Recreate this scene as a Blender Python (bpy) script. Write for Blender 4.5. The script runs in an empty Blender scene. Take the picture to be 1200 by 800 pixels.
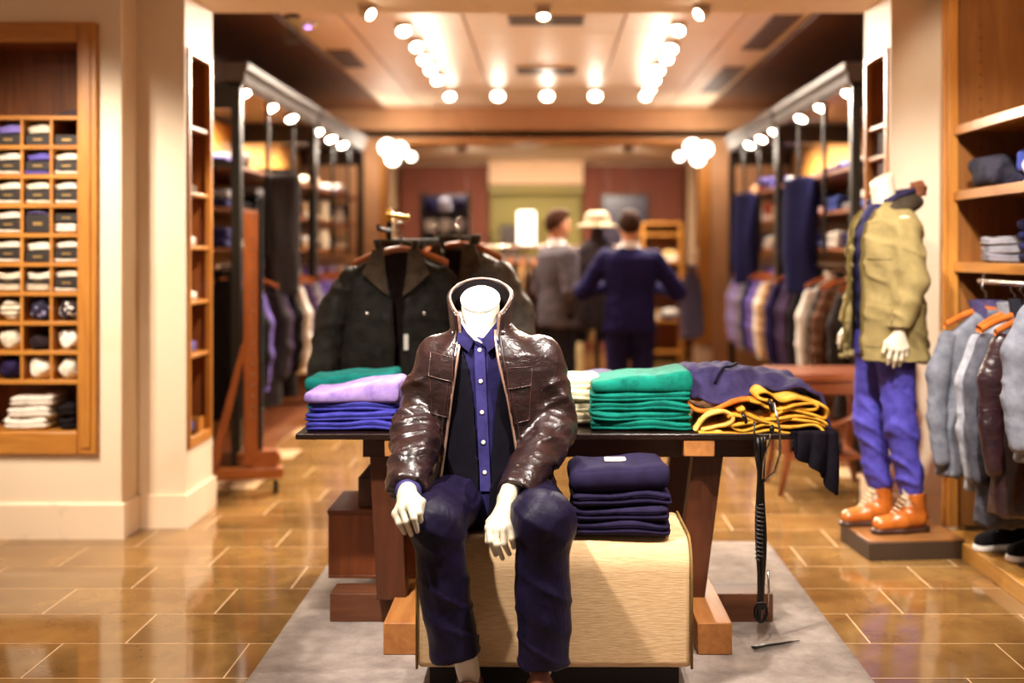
import bpy, bmesh, math, random
import numpy as np
from mathutils import Vector, Matrix
from mathutils.bvhtree import BVHTree

SC = bpy.context.scene
COL = SC.collection
random.seed(7)
R = math.radians
PI = math.pi

# ------------------------------------------------------------------ camera
cam_d = bpy.data.cameras.new('camera')
cam = bpy.data.objects.new('camera', cam_d)
COL.objects.link(cam)
cam.location = (0, 0, 1.4)
cam.rotation_euler = (R(90), 0, 0)
cam_d.sensor_width = 36
cam_d.lens = 1340 * 36 / 1200
cam_d.shift_x = -40 / 1200
cam_d.shift_y = -106 / 1200
cam_d.clip_end = 60
cam_d.dof.use_dof = True
cam_d.dof.focus_distance = 3.75
cam_d.dof.aperture_fstop = 0.98
SC.camera = cam

# ------------------------------------------------------------------ world, exposure
w = bpy.data.worlds.new('world'); SC.world = w
w.use_nodes = True
bg = w.node_tree.nodes['Background']
bg.inputs[0].default_value = (1.0, 0.84, 0.68, 1)
bg.inputs[1].default_value = 0.145
SC.view_settings.view_transform = 'Standard'
SC.view_settings.look = 'None'
SC.view_settings.gamma = 1
SC.view_settings.exposure = 0.62
SC.cycles.use_denoising = True
SC.cycles.max_bounces = 7
SC.cycles.diffuse_bounces = 4
SC.cycles.glossy_bounces = 4
SC.cycles.sample_clamp_indirect = 6
SC.cycles.caustics_reflective = False
SC.cycles.caustics_refractive = False

# ------------------------------------------------------------------ shop spotlights in the ceiling over the front area, and one added lamp
WARM = (1.0, 0.86, 0.69)
def spot(loc, target, energy, angle=50, blend=0.6, radius=0.05, color=WARM):
    l = bpy.data.lights.new('spotlight', 'SPOT')
    l.energy = energy; l.spot_size = R(angle); l.spot_blend = blend
    l.shadow_soft_size = radius; l.color = color
    o = bpy.data.objects.new('spotlight', l); COL.objects.link(o)
    o.location = loc
    d = Vector(target) - Vector(loc)
    o.rotation_euler = d.to_track_quat('-Z', 'Y').to_euler()
    return o
WHITE = (1.0, 0.93, 0.85)
spot((-0.95, 2.75, 2.68), (-0.05, 3.8, 0.75), 300, 46, .5, .05, WHITE)    # key on the seated mannequin, from the left
spot((1.0, 2.85, 2.68), (-0.15, 3.75, 0.75), 230, 46, .5, .05, WHITE)      # second key, from the right
spot((-0.2, 4.9, 2.68), (-0.2, 3.95, 1.0), 130, 50, .5, .04, WHITE)      # rim from behind
spot((0.55, 3.2, 2.68), (0.5, 4.4, 0.75), 105, 55, .6, .04, WHITE)      # table, right half
spot((-0.8, 3.2, 2.68), (-0.72, 4.4, 0.8), 110, 50, .6, .04, WHITE)     # table, left half
spot((0.75, 4.0, 2.68), (1.55, 5.35, 0.9), 230, 42, .6, .04, WHITE)      # standing mannequin
spot((-2.6, 3.8, 2.68), (-2.45, 5.6, 0.9), 190, 75, .8, .06, WARM)      # sock wall
spot((-2.6, 4.3, 2.68), (-1.9, 5.8, 1.0), 120, 60, .8, .06, WARM)        # left pilaster
spot((1.3, 3.4, 2.68), (2.1, 5.0, 1.1), 260, 66, .6, .05, WHITE)
spot((1.2, 4.2, 2.68), (2.4, 5.6, 2.0), 55, 50, .5, .05, WARM)         # cabinet and hanging clothes
spot((-1.0, 5.9, 2.66), (-0.7, 5.35, 0.9), 130, 48, .7, .04, WARM)
spot((0.9, 5.9, 2.66), (1.3, 5.6, 0.3), 120, 70, .7, .04, WARM)
spot((-0.9, 5.7, 2.68), (-1.75, 6.65, 0.8), 170, 50, .6, .04, WARM)         # added lamp to brighten the mirror stand
spot((-2.2, 3.0, 2.68), (-1.9, 4.6, 0), 90, 80, .9, .06, WARM)
spot((2.0, 2.6, 2.68), (1.5, 4.2, 0), 90, 80, .9, .06, WARM)

# ------------------------------------------------------------------ helpers
def at(px, py, d):
    return Vector(((px - 640) * d / 1340, d, 1.4 - (py - 294) * d / 1340))

def lin(h):
    h = h.lstrip('#')
    c = [int(h[i:i+2], 16) / 255 for i in (0, 2, 4)]
    return tuple(((x / 12.92) if x <= .04045 else ((x + .055) / 1.055) ** 2.4) for x in c) + (1,)

_m = {}
def mat(kind, hexc, hex2=None, rough=None, scale=1.0, metal=0.0, emit=0.0, axis=0, bump=None):
    key = (kind, hexc, hex2, rough, scale, metal, emit, axis, bump)
    if key in _m: return _m[key]
    m = bpy.data.materials.new(kind + '_' + hexc.strip('#')); m.use_nodes = True
    nt = m.node_tree; N = nt.nodes; L = nt.links
    b = N['Principled BSDF']
    c1 = lin(hexc); c2 = lin(hex2) if hex2 else tuple(x * .72 for x in c1[:3]) + (1,)
    b.inputs['Base Color'].default_value = c1
    b.inputs['Metallic'].default_value = metal
    def node(t, **k):
        n = N.new(t)
        for a, v in k.items(): setattr(n, a, v)
        return n
    def coords(sc):
        tc = node('ShaderNodeTexCoord'); mp = node('ShaderNodeMapping')
        L.new(tc.outputs['Object'], mp.inputs['Vector']); mp.inputs['Scale'].default_value = sc
        return mp.outputs[0]
    def noise(vec, s, det=4, ro=.6, dist=0):
        n = node('ShaderNodeTexNoise'); L.new(vec, n.inputs['Vector'])
        n.inputs['Scale'].default_value = s; n.inputs['Detail'].default_value = det
        n.inputs['Roughness'].default_value = ro; n.inputs['Distortion'].default_value = dist
        return n.outputs['Fac']
    def ramp(fac, lo=.3, hi=.7):
        r = node('ShaderNodeValToRGB'); L.new(fac, r.inputs[0])
        r.color_ramp.elements[0].position = lo; r.color_ramp.elements[1].position = hi
        r.color_ramp.elements[0].color = c2; r.color_ramp.elements[1].color = c1
        return r.outputs[0]
    def bumpn(fac, st, dist=.004):
        n = node('ShaderNodeBump'); n.inputs['Strength'].default_value = st; n.inputs['Distance'].default_value = dist
        L.new(fac, n.inputs['Height']); L.new(n.outputs[0], b.inputs['Normal'])
    if kind == 'wood':
        sc = [14 * scale] * 3; sc[axis] = 1.2 * scale
        v = coords(sc); f = noise(v, 2.2, 6, .65, .6)
        L.new(ramp(f, .3, .72), b.inputs['Base Color']); bumpn(f, .12)
        b.inputs['Roughness'].default_value = .38 if rough is None else rough
    elif kind == 'fabric':
        v = coords((1, 1, 1)); f = noise(v, 22 * scale, 3)
        f2 = noise(v, 420 * scale, 2)
        L.new(ramp(f, .25, .6), b.inputs['Base Color']); bumpn(f2, .35 if bump is None else bump, .002)
        b.inputs['Roughness'].default_value = .85 if rough is None else rough
        b.inputs['Specular IOR Level'].default_value = .12
    elif kind == 'satin':
        v = coords((1, 1, 1)); f = noise(v, 26 * scale, 3)
        L.new(ramp(f, .25, .6), b.inputs['Base Color']); v2 = coords((1, 1, .55)); bumpn(noise(v2, 30, 4, .6, .8), .35, .012)
        b.inputs['Roughness'].default_value = .48 if rough is None else rough
        b.inputs['Specular IOR Level'].default_value = .16
    elif kind == 'leather':
        v = coords((1, 1, 1)); f = noise(v, 16, 5)
        L.new(ramp(f, .3, .65), b.inputs['Base Color'])
        v2 = coords((1, 1, 1.8)); f2 = noise(v2, 20, 4, .55, 1.0); bumpn(f2, .42 if bump is None else bump, .012)
        b.inputs['Roughness'].default_value = .30 if rough is None else rough
        b.inputs['IOR'].default_value = 1.65
    elif kind == 'weave':
        v = coords((1, 1, 14)); f = noise(v, 26, 3, .5); L.new(ramp(f, .3, .7), b.inputs['Base Color'])
        bumpn(f, .35, .003); b.inputs['Roughness'].default_value = .8
    elif kind == 'tile':
        v = coords((1, 1, 1)); f = noise(v, 5, 6, .65, .4)
        oi = node('ShaderNodeObjectInfo')
        mx = node('ShaderNodeMix', data_type='RGBA', blend_type='MULTIPLY'); mx.inputs[0].default_value = 1
        L.new(ramp(f, .25, .75), mx.inputs[6])
        mr = node('ShaderNodeMapRange'); L.new(oi.outputs['Random'], mr.inputs[0])
        mr.inputs[3].default_value = .82; mr.inputs[4].default_value = 1.1
        L.new(mr.outputs[0], mx.inputs[7]); L.new(mx.outputs[2], b.inputs['Base Color'])
        b.inputs['Roughness'].default_value = .085 if rough is None else rough
        b.inputs['IOR'].default_value = 1.8
        bumpn(noise(v, 3, 3), .05, .01)
    elif kind == 'carpet':
        v = coords((1, 1, 1)); f = noise(v, 5, 7, .75)
        f2 = noise(v, 260, 3)
        L.new(ramp(f, .3, .7), b.inputs['Base Color']); bumpn(f2, .8, .006)
        b.inputs['Roughness'].default_value = .95
    elif kind == 'plaster':
        v = coords((1, 1, 1)); f = noise(v, 3, 4)
        L.new(ramp(f, .2, .5), b.inputs['Base Color']); bumpn(noise(v, 90, 3), .06, .003)
        b.inputs['Roughness'].default_value = .55 if rough is None else rough
    elif kind == 'spots':
        v = coords((1, 1, 1)); vo = node('ShaderNodeTexVoronoi'); L.new(v, vo.inputs['Vector']); vo.inputs['Scale'].default_value = 42 * scale
        r = node('ShaderNodeValToRGB'); L.new(vo.outputs['Distance'], r.inputs[0])
        r.color_ramp.interpolation = 'CONSTANT'; r.color_ramp.elements[1].position = .38
        r.color_ramp.elements[0].color = c1; r.color_ramp.elements[1].color = c2
        L.new(r.outputs[0], b.inputs['Base Color']); b.inputs['Roughness'].default_value = .85
    elif kind == 'stripes':
        v = coords((1, 1, 1)); wv = node('ShaderNodeTexWave'); L.new(v, wv.inputs['Vector']); wv.inputs['Scale'].default_value = 12 * scale
        wv.bands_direction = 'XYZ'[axis] if axis < 3 else 'Z'
        L.new(ramp(wv.outputs['Fac'], .45, .55), b.inputs['Base Color']); b.inputs['Roughness'].default_value = .85
    elif kind == 'emit':
        b.inputs['Emission Color'].default_value = c1; b.inputs['Emission Strength'].default_value = emit
        b.inputs['Base Color'].default_value = (0.8, 0.8, 0.8, 1)
    elif kind == 'glass':
        b.inputs['Transmission Weight'].default_value = 1; b.inputs['Roughness'].default_value = .02 if rough is None else rough
    else:   # plain paint, metal, plastic
        v = coords((1, 1, 1)); f = noise(v, 8, 3); L.new(ramp(f, .1, .4), b.inputs['Base Color'])
        b.inputs['Roughness'].default_value = .4 if rough is None else rough
    _m[key] = m
    return m

def paint(h, rough=.4, metal=0.0): return mat('paint', h, None, rough, 1.0, metal)

def link_mesh(name, me, m, parent=None):
    o = bpy.data.objects.new(name, me); COL.objects.link(o)
    if m and not me.materials: me.materials.append(m)
    if parent is not None: o.parent = parent
    return o

def np_mesh(name, V, F, smooth=True):
    """V (n,3), F (m,4) or (m,3) arrays"""
    V = np.asarray(V, np.float32); F = np.asarray(F, np.int32)
    me = bpy.data.meshes.new(name); k = F.shape[1]
    me.vertices.add(len(V)); me.vertices.foreach_set('co', V.ravel())
    me.loops.add(F.size); me.loops.foreach_set('vertex_index', F.ravel())
    me.polygons.add(len(F)); me.polygons.foreach_set('loop_start', np.arange(0, F.size, k, dtype=np.int32))
    me.update(calc_edges=True); me.validate()
    me.polygons.foreach_set('use_smooth', np.full(len(me.polygons), smooth))
    return me

class MB:
    def __init__(s): s.v = []; s.f = []
    def add(s, vs, fs):
        o = len(s.v); s.v += [tuple(p) for p in vs]; s.f += [tuple(i + o for i in q) for q in fs]; return s
    def box(s, x0, x1, y0, y1, z0, z1, M=None):
        vs = [Vector((x, y, z)) for z in (z0, z1) for y in (y0, y1) for x in (x0, x1)]
        if M is not None: vs = [M @ p for p in vs]
        return s.add(vs, [(0, 2, 3, 1), (4, 5, 7, 6), (0, 1, 5, 4), (2, 6, 7, 3), (0, 4, 6, 2), (1, 3, 7, 5)])
    def tube(s, pts, r, n=10, caps=True, flat=None):
        pts = [Vector(p) for p in pts]; m = len(pts)
        rs = r if isinstance(r, (list, tuple)) else [r] * m
        t0 = (pts[1] - pts[0]).normalized()
        up = Vector((0, 0, 1)) if abs(t0.z) < .9 else Vector((1, 0, 0))
        u = t0.cross(up).normalized(); vs = []; fs = []
        for i, p in enumerate(pts):
            t = (pts[min(i + 1, m - 1)] - pts[max(i - 1, 0)]).normalized()
            u = (u - t * u.dot(t)).normalized(); w_ = t.cross(u)
            for k in range(n):
                a = 2 * PI * k / n
                vs.append(p + (u * math.cos(a) + w_ * math.sin(a) * (flat or 1)) * rs[i])
        for i in range(m - 1):
            for k in range(n):
                fs.append((i * n + k, i * n + (k + 1) % n, (i + 1) * n + (k + 1) % n, (i + 1) * n + k))
        if caps: fs.append(tuple(range(n - 1, -1, -1))); fs.append(tuple((m - 1) * n + k for k in range(n)))
        return s.add(vs, fs)
    def cyl(s, a, b, r0, r1=None, n=16):
        return s.tube([a, b], [r0, r0 if r1 is None else r1], n)
    def rev(s, prof, c=(0, 0, 0), n=20, M=None):
        vs = []; fs = []; m = len(prof)
        for r, z in prof:
            for k in range(n):
                p = Vector((r * math.cos(2 * PI * k / n), r * math.sin(2 * PI * k / n), z))
                if M is not None: p = M @ p
                vs.append(p + Vector(c))
        for i in range(m - 1):
            for k in range(n):
                fs.append((i * n + k, i * n + (k + 1) % n, (i + 1) * n + (k + 1) % n, (i + 1) * n + k))
        fs.append(tuple(range(n - 1, -1, -1))); fs.append(tuple((m - 1) * n + k for k in range(n)))
        return s.add(vs, fs)
    def prism(s, poly, a0, a1, axis='y', M=None):
        """extrude a 2-D outline; axis y: poly=(x,z); x: poly=(y,z); z: poly=(x,y)"""
        def P(p, t):
            q = {'y': (p[0], t, p[1]), 'x': (t, p[0], p[1]), 'z': (p[0], p[1], t)}[axis]
            return M @ Vector(q) if M is not None else Vector(q)
        n = len(poly)
        vs = [P(p, a0) for p in poly] + [P(p, a1) for p in poly]
        return s.add(vs, [tuple(range(n)), tuple(range(2 * n - 1, n - 1, -1))] + [(i, i + n, (i + 1) % n + n, (i + 1) % n) for i in range(n)])
    def grid(s, fn, nu, nv):
        vs = [fn(i / nu, j / nv) for j in range(nv + 1) for i in range(nu + 1)]
        return s.add(vs, [(j * (nu + 1) + i, j * (nu + 1) + i + 1, (j + 1) * (nu + 1) + i + 1, (j + 1) * (nu + 1) + i) for j in range(nv) for i in range(nu)])
    def rbox(s, c, size, r, n=(6, 6, 4), fn=None):
        """rounded box made of six welded grids, fn displaces each point"""
        hx, hy, hz = [q / 2 for q in size]; key = {}; vs = []; fs = []
        def lat(k, h):   # sample denser near the rounding
            return [-h + 2 * h * (.5 - .5 * math.cos(PI * i / k)) for i in range(k + 1)]
        X, Y, Z = lat(n[0], hx), lat(n[1], hy), lat(n[2], hz)
        def vert(i, j, k):
            if (i, j, k) in key: return key[i, j, k]
            p = Vector((X[i], Y[j], Z[k]))
            q = Vector((max(-hx + r, min(hx - r, p.x)), max(-hy + r, min(hy - r, p.y)), max(-hz + r, min(hz - r, p.z))))
            d = p - q
            if d.length > 1e-9: p = q + d.normalized() * min(r, d.length if d.length < r else r)
            if fn: p = fn(p)
            key[i, j, k] = len(vs); vs.append(p + Vector(c)); return key[i, j, k]
        a, b, d = n
        for i in range(a):
            for j in range(b):
                fs.append((vert(i, j, 0), vert(i, j + 1, 0), vert(i + 1, j + 1, 0), vert(i + 1, j, 0)))
                fs.append((vert(i, j, d), vert(i + 1, j, d), vert(i + 1, j + 1, d), vert(i, j + 1, d)))
        for i in range(a):
            for k in range(d):
                fs.append((vert(i, 0, k), vert(i + 1, 0, k), vert(i + 1, 0, k + 1), vert(i, 0, k + 1)))
                fs.append((vert(i, b, k), vert(i, b, k + 1), vert(i + 1, b, k + 1), vert(i + 1, b, k)))
        for j in range(b):
            for k in range(d):
                fs.append((vert(0, j, k), vert(0, j, k + 1), vert(0, j + 1, k + 1), vert(0, j + 1, k)))
                fs.append((vert(a, j, k), vert(a, j + 1, k), vert(a, j + 1, k + 1), vert(a, j, k + 1)))
        return s.add(vs, fs)
    def mesh(s, name, smooth=False):
        me = bpy.data.meshes.new(name); me.from_pydata([tuple(p) for p in s.v], [], s.f); me.update()
        if smooth:
            me.polygons.foreach_set('use_smooth', [True] * len(me.polygons))
            if smooth != 'all': me.set_sharp_from_angle(angle=R(45))
        return me
    def build(s, name, m, parent=None, smooth=False, bevel=0):
        o = link_mesh(name, s.mesh(name, smooth or bevel > 0), m, parent)
        if bevel:
            b = o.modifiers.new('bevel', 'BEVEL'); b.width = bevel; b.segments = 2; b.limit_method = 'ANGLE'; b.angle_limit = R(40)
        return o

def tag(o, label=None, cat=None, group=None, kind=None):
    if label: o['label'] = label
    if cat: o['category'] = cat
    if group: o['group'] = group
    if kind: o['kind'] = kind
    return o
def thing(name, label, cat, loc=(0, 0, 0), rz=0, group=None):
    o = bpy.data.objects.new(name, None); COL.objects.link(o)
    o.location = loc; o.rotation_euler = (0, 0, rz); o.empty_display_size = .1
    return tag(o, label, cat, group)
def struct(name, o): o.name = name; o['kind'] = 'structure'; return o
def copy_tree(o, parent=None):
    c = o.copy(); COL.objects.link(c)
    if parent is not None: c.parent = parent
    for ch in list(o.children): copy_tree(ch, c)
    return c
def recolor(o, m):
    """give an object its own copy of the mesh in another material"""
    o.data = o.data.copy(); o.data.materials.clear(); o.data.materials.append(m); return o
def box(name, b, m, parent=None, bevel=0):
    return MB().box(*b).build(name, m, parent, bevel=bevel)

ORD = ['first', 'second', 'third', 'fourth', 'fifth', 'sixth', 'seventh', 'eighth', 'ninth', 'tenth', 'eleventh', 'twelfth', 'thirteenth', 'fourteenth', 'fifteenth', 'sixteenth', 'seventeenth', 'eighteenth', 'nineteenth', 'twentieth']

# ------------------------------------------------------------------ implicit surfaces for bodies and clothes
_rng = np.random.RandomState(3)
_tab = _rng.rand(32, 32, 32).astype(np.float32)
def vnoise(P, f=(1, 1, 1), off=0.0):
    Q = np.asarray(P, np.float32) * np.asarray(f, np.float32) + off
    i = np.floor(Q).astype(int); t = Q - i; t = t * t * (3 - 2 * t); i &= 31; j = (i + 1) & 31
    g = lambda a, b, c: _tab[a, b, c]
    x0, y0, z0 = i.T; x1, y1, z1 = j.T; tx, ty, tz = t.T
    a = g(x0, y0, z0) * (1 - tx) + g(x1, y0, z0) * tx; b = g(x0, y1, z0) * (1 - tx) + g(x1, y1, z0) * tx
    c = g(x0, y0, z1) * (1 - tx) + g(x1, y0, z1) * tx; d = g(x0, y1, z1) * (1 - tx) + g(x1, y1, z1) * tx
    return (a * (1 - ty) + b * ty) * (1 - tz) + (c * (1 - ty) + d * ty) * tz
def ridge(P, f, off=0.0):
    return 1 - 2 * np.abs(2 * vnoise(P, f, off) - 1)

def crease(P, f, off=0.0, w=2.4):
    return np.clip(1 - np.abs(2 * vnoise(P, f, off) - 1) * w, 0, 1) ** 1.4

class Grid:
    def __init__(s, lo, hi, h):
        s.lo = np.array(lo, np.float32); s.h = h
        n = [int(math.ceil((b - a) / h)) + 1 for a, b in zip(lo, hi)]
        s.x = (lo[0] + h * np.arange(n[0], dtype=np.float32))[:, None, None]
        s.y = (lo[1] + h * np.arange(n[1], dtype=np.float32))[None, :, None]
        s.z = (lo[2] + h * np.arange(n[2], dtype=np.float32))[None, None, :]
        s.n = n
    def cap(s, a, b, ra, rb=None, sc=(1, 1, 1)):
        rb = ra if rb is None else rb
        a = np.array(a, np.float32); b = np.array(b, np.float32); sc = np.array(sc, np.float32)
        ba = (b - a) / sc; bb = max(float((ba * ba).sum()), 1e-9)
        px, py, pz = (s.x - a[0]) / sc[0], (s.y - a[1]) / sc[1], (s.z - a[2]) / sc[2]
        t = np.clip((px * ba[0] + py * ba[1] + pz * ba[2]) / bb, 0, 1)
        return np.sqrt((px - t * ba[0]) ** 2 + (py - t * ba[1]) ** 2 + (pz - t * ba[2]) ** 2) - (ra + t * (rb - ra))
    def chain(s, pts, rs, k=.02):
        d = None
        for i in range(len(pts) - 1):
            q = s.cap(pts[i], pts[i + 1], rs[i], rs[i + 1]); d = q if d is None else smin(d, q, k)
        return d
    def ell(s, c, r):
        q = np.sqrt(((s.x - c[0]) / r[0]) ** 2 + ((s.y - c[1]) / r[1]) ** 2 + ((s.z - c[2]) / r[2]) ** 2)
        return (q - 1) * min(r)
    def col(s, zs, rx, ry, cx=0, cy=0, p=2.0, cut=True):
        z = s.z; f = lambda v: np.interp(z, zs, v).astype(np.float32) if hasattr(v, '__len__') else np.float32(v)
        RX, RY, CX, CY = f(rx), f(ry), f(cx), f(cy)
        q = (np.abs((s.x - CX) / RX) ** p + np.abs((s.y - CY) / RY) ** p) ** (1 / p)
        d = (q - 1) * np.minimum(RX, RY)
        if cut: d = np.maximum(d, np.maximum(zs[0] - z, z - zs[-1]))
        return d
def smin(a, b, k):
    h = np.clip(.5 + .5 * (b - a) / k, 0, 1)
    return b * (1 - h) + a * h - k * h * (1 - h)

def surfnet(F, G):
    S = F < 0
    nx, ny, nz = F.shape
    c = [(i, j, k) for i in (0, 1) for j in (0, 1) for k in (0, 1)]
    cnt = sum(S[i:nx - 1 + i, j:ny - 1 + j, k:nz - 1 + k].astype(np.int8) for i, j, k in c)
    act = (cnt > 0) & (cnt < 8)
    idx = np.argwhere(act)
    vid = np.full(act.shape, -1, np.int32); vid[act] = np.arange(len(idx))
    val = {q: F[idx[:, 0] + q[0], idx[:, 1] + q[1], idx[:, 2] + q[2]] for q in c}
    acc = np.zeros((len(idx), 3), np.float32); num = np.zeros(len(idx), np.float32)
    for q in c:
        for ax in range(3):
            if q[ax]: continue
            r = list(q); r[ax] = 1; r = tuple(r)
            a, b = val[q], val[r]; m = (a < 0) != (b < 0)
            t = np.where(m, a / np.where(m, a - b, 1), 0)
            p = np.tile(np.array(q, np.float32), (len(idx), 1)); p[:, ax] += t
            acc[m] += p[m]; num[m] += 1
    V = (idx + acc / num[:, None]) * G.h + G.lo
    faces = []
    for ax in range(3):
        b, d = [(1, 2), (2, 0), (0, 1)][ax]
        sl0 = [slice(None)] * 3; sl1 = [slice(None)] * 3
        sl0[ax] = slice(0, -1); sl1[ax] = slice(1, None)
        ch = S[tuple(sl0)] != S[tuple(sl1)]
        e = np.argwhere(ch)
        e = e[(e[:, b] > 0) & (e[:, d] > 0) & (e[:, b] < F.shape[b] - 1) & (e[:, d] < F.shape[d] - 1)]
        if not len(e): continue
        ins = S[e[:, 0], e[:, 1], e[:, 2]]
        def at_(db, dd):
            k = e.copy(); k[:, b] += db; k[:, d] += dd; return vid[k[:, 0], k[:, 1], k[:, 2]]
        q = np.stack([at_(-1, -1), at_(0, -1), at_(0, 0), at_(-1, 0)], 1)
        q[~ins] = q[~ins][:, ::-1]
        faces.append(q)
    F4 = np.concatenate(faces); F4 = F4[(F4 >= 0).all(1)]
    return V.astype(np.float32), F4

def vnormals(V, F):
    n = np.cross(V[F[:, 2]] - V[F[:, 0]], V[F[:, 3 % F.shape[1]]] - V[F[:, 1]])
    N = np.zeros_like(V)
    for k in range(F.shape[1]): np.add.at(N, F[:, k], n)
    return N / np.maximum(np.linalg.norm(N, axis=1, keepdims=True), 1e-9)
def relax(V, F, it):
    for _ in range(it):
        A = np.zeros_like(V); C = np.zeros(len(V), np.float32)
        for a, b in ((0, 1), (1, 2), (2, 3), (3, 0)):
            np.add.at(A, F[:, a], V[F[:, b]]); np.add.at(C, F[:, a], 1)
        V = V * .5 + .5 * A / np.maximum(C, 1)[:, None]
    return V
def sdf_raw(fn, lo, hi, h, disp=None, it=1):
    G = Grid(lo, hi, h); V, F = surfnet(np.broadcast_to(fn(G), G.n).astype(np.float32), G)
    V = relax(V, F, it)
    if disp is not None: V = V + vnormals(V, F) * disp(V)[:, None]
    return V, F
def sdf(name, fn, lo, hi, h, m, parent=None, disp=None, it=1):
    V, F = sdf_raw(fn, lo, hi, h, disp, it)
    o = link_mesh(name, np_mesh(name, V, F), m, parent); return o
def bvh_of(o):
    return BVHTree.FromPolygons([v.co.copy() for v in o.data.vertices], [tuple(p.vertices) for p in o.data.polygons])
def patch(bvh, quad, off, m, name, parent, n=(6, 5), thick=.004, dirn=(0, 1, 0), start=-2.0):
    """a raised piece lying on a garment: quad = four (x,z) corners, cast along dirn"""
    d = Vector(dirn); mb = MB(); a, b, c, e = [Vector((q[0], 0, q[1])) for q in quad]
    side = Vector((d.y, -d.x, 0))
    def P(u, v):
        p = (a * (1 - u) + b * u) * (1 - v) + (e * (1 - u) + c * u) * v
        o = side * p.x + Vector((0, 0, p.z)) + d * start
        h = bvh.ray_cast(o, d)
        if h[0] is None:
            h = bvh.find_nearest(side * p.x + Vector((0, 0, p.z)) + d * -.1)
        return h[0]
    nu, nv = n
    pts = [P(i / nu, j / nv) for j in range(nv + 1) for i in range(nu + 1)]
    W = nu + 1
    top = [p - d * off for p in pts]; bot = [p + d * thick for p in pts]
    N = len(pts); fs = []
    for j in range(nv):
        for i in range(nu):
            q = (j * W + i, j * W + i + 1, (j + 1) * W + i + 1, (j + 1) * W + i); fs.append(q)
    rim = [i for i in range(W)] + [j * W + nu for j in range(1, nv + 1)] + [nv * W + i for i in range(nu - 1, -1, -1)] + [j * W for j in range(nv - 1, 0, -1)]
    for a_, b_ in zip(rim, rim[1:] + rim[:1]): fs.append((b_, a_, a_ + N, b_ + N))
    mb.add(top + bot, fs)
    return mb.build(name, m, parent, smooth=True)
# ================================================================== SETTING
PEACH = mat('plaster', '#f0dcc2', '#e8d2b4')
TRIMP = paint('#f3dcc0', .4)
OAK = lambda ax=2: mat('wood', '#c98a3c', '#a5672a', .35, 1, 0, 0, ax)
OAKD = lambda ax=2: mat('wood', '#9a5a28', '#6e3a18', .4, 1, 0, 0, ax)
WALN = lambda ax=2: mat('wood', '#7a3f1e', '#56290f', .4, 1, 0, 0, ax)
BLACKM = paint('#17110f', .35, .4)
DARK = paint('#1c1210', .5)

# ---- floor: grout bed with single tiles
floor = struct('floor', MB().box(-4.5, 4.5, -1.5, 18, -.08, -.0005).build('floor', mat('plaster', '#cfae86', '#bd9a72', .3)))
TL, TD, GR = .665, .332, .006
tile_me = MB().box(-TL / 2 + GR / 2, TL / 2 - GR / 2, -TD / 2 + GR / 2, TD / 2 - GR / 2, -.02, 0).mesh('tile')
tile_me.materials.append(mat('tile', '#94703f', '#6e4c29'))
n_t = 0
for row in range(-4, 26):
    d0 = 4.082 + row * TD; yc = d0 + TD / 2
    for k in range(-9, 10):
        xc = 1.158 + row * .2217 + (k - 5 - row // 3) * TL + TL / 2
        lim = yc * .50 + .55 if yc < 6.2 else 1.95
        if abs(xc) < min(lim, 3.4) and n_t < 300:
            t = bpy.data.objects.new('tile', tile_me); COL.objects.link(t); t.location = (xc, yc, 0); t.parent = floor; n_t += 1
# plain field beyond the tiles that show
for nm, b in (('floor_field', (-4.5, 4.5, 12.75, 18, -.02, 0)),):
    box(nm, b, mat('tile', '#94703f', '#6e4c29'), floor)

# ---- ceilings
CEIL = mat('plaster', '#f7e4cc', '#f2dabc')
ceiling = struct('ceiling', MB().box(-4.5, 4.5, -1.5, 6.30, 2.71, 2.8).box(-4.5, 4.5, 6.27, 6.30, 2.8, 3.3).build('ceiling', CEIL))
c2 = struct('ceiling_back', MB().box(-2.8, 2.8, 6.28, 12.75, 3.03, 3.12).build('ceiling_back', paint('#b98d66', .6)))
xs = [-1.80, -1.39, -.567, .54, 1.35, 1.80]; ys = [6.31, 8.35, 10.45, 12.68]
for i in range(5):
    for j in range(3):
        box('ceiling_panel', (xs[i] + .008, xs[i + 1] - .008, ys[j] + .008, ys[j + 1] - .008, 3.0, 3.03), CEIL, c2)
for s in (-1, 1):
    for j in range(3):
        box('ceiling_shade_strip', (min(s * 1.81, s * 2.7), max(s * 1.81, s * 2.7), ys[j] + .006, ys[j + 1] - .006, 2.97, 3.03), mat('wood', '#7a4a2c', '#5c341c', .5, 1, 0, 0, 1), c2)  # brown colour paints in the shade on the ceiling above the wardrobes
struct('ceiling_far', MB().box(-2.8, 2.8, 12.7, 17.3, 2.66, 2.74).build('ceiling_far', CEIL))

# ---- left front wall with the recessed sock shelf (opening X -3.05..-2.275, Z .52..2.42)
WY = 5.57
def px_x(px, d=WY): return (px - 640) * d / 1340
def px_z(py, d=WY): return 1.4 - (py - 294) * d / 1340
nx0, nx1 = px_x(-45), px_x(93); nz0, nz1 = px_z(505), px_z(50)
wl = MB()
wl.box(-4.5, nx0 - .09, WY, WY + .4, 0, 2.71).box(nx1 + .06, -2.07, WY, WY + .4, 0, 2.71)
wl.box(nx0 - .09, nx1 + .06, WY, WY + .4, 0, nz0 - .06).box(nx0 - .09, nx1 + .06, WY, WY + .4, nz1 + .06, 2.71)
wl.box(nx0 - .09, nx1 + .06, WY + .33, WY + .4, nz0 - .06, nz1 + .06)
wall_left = struct('wall_left', wl.build('wall_left', PEACH))
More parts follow.
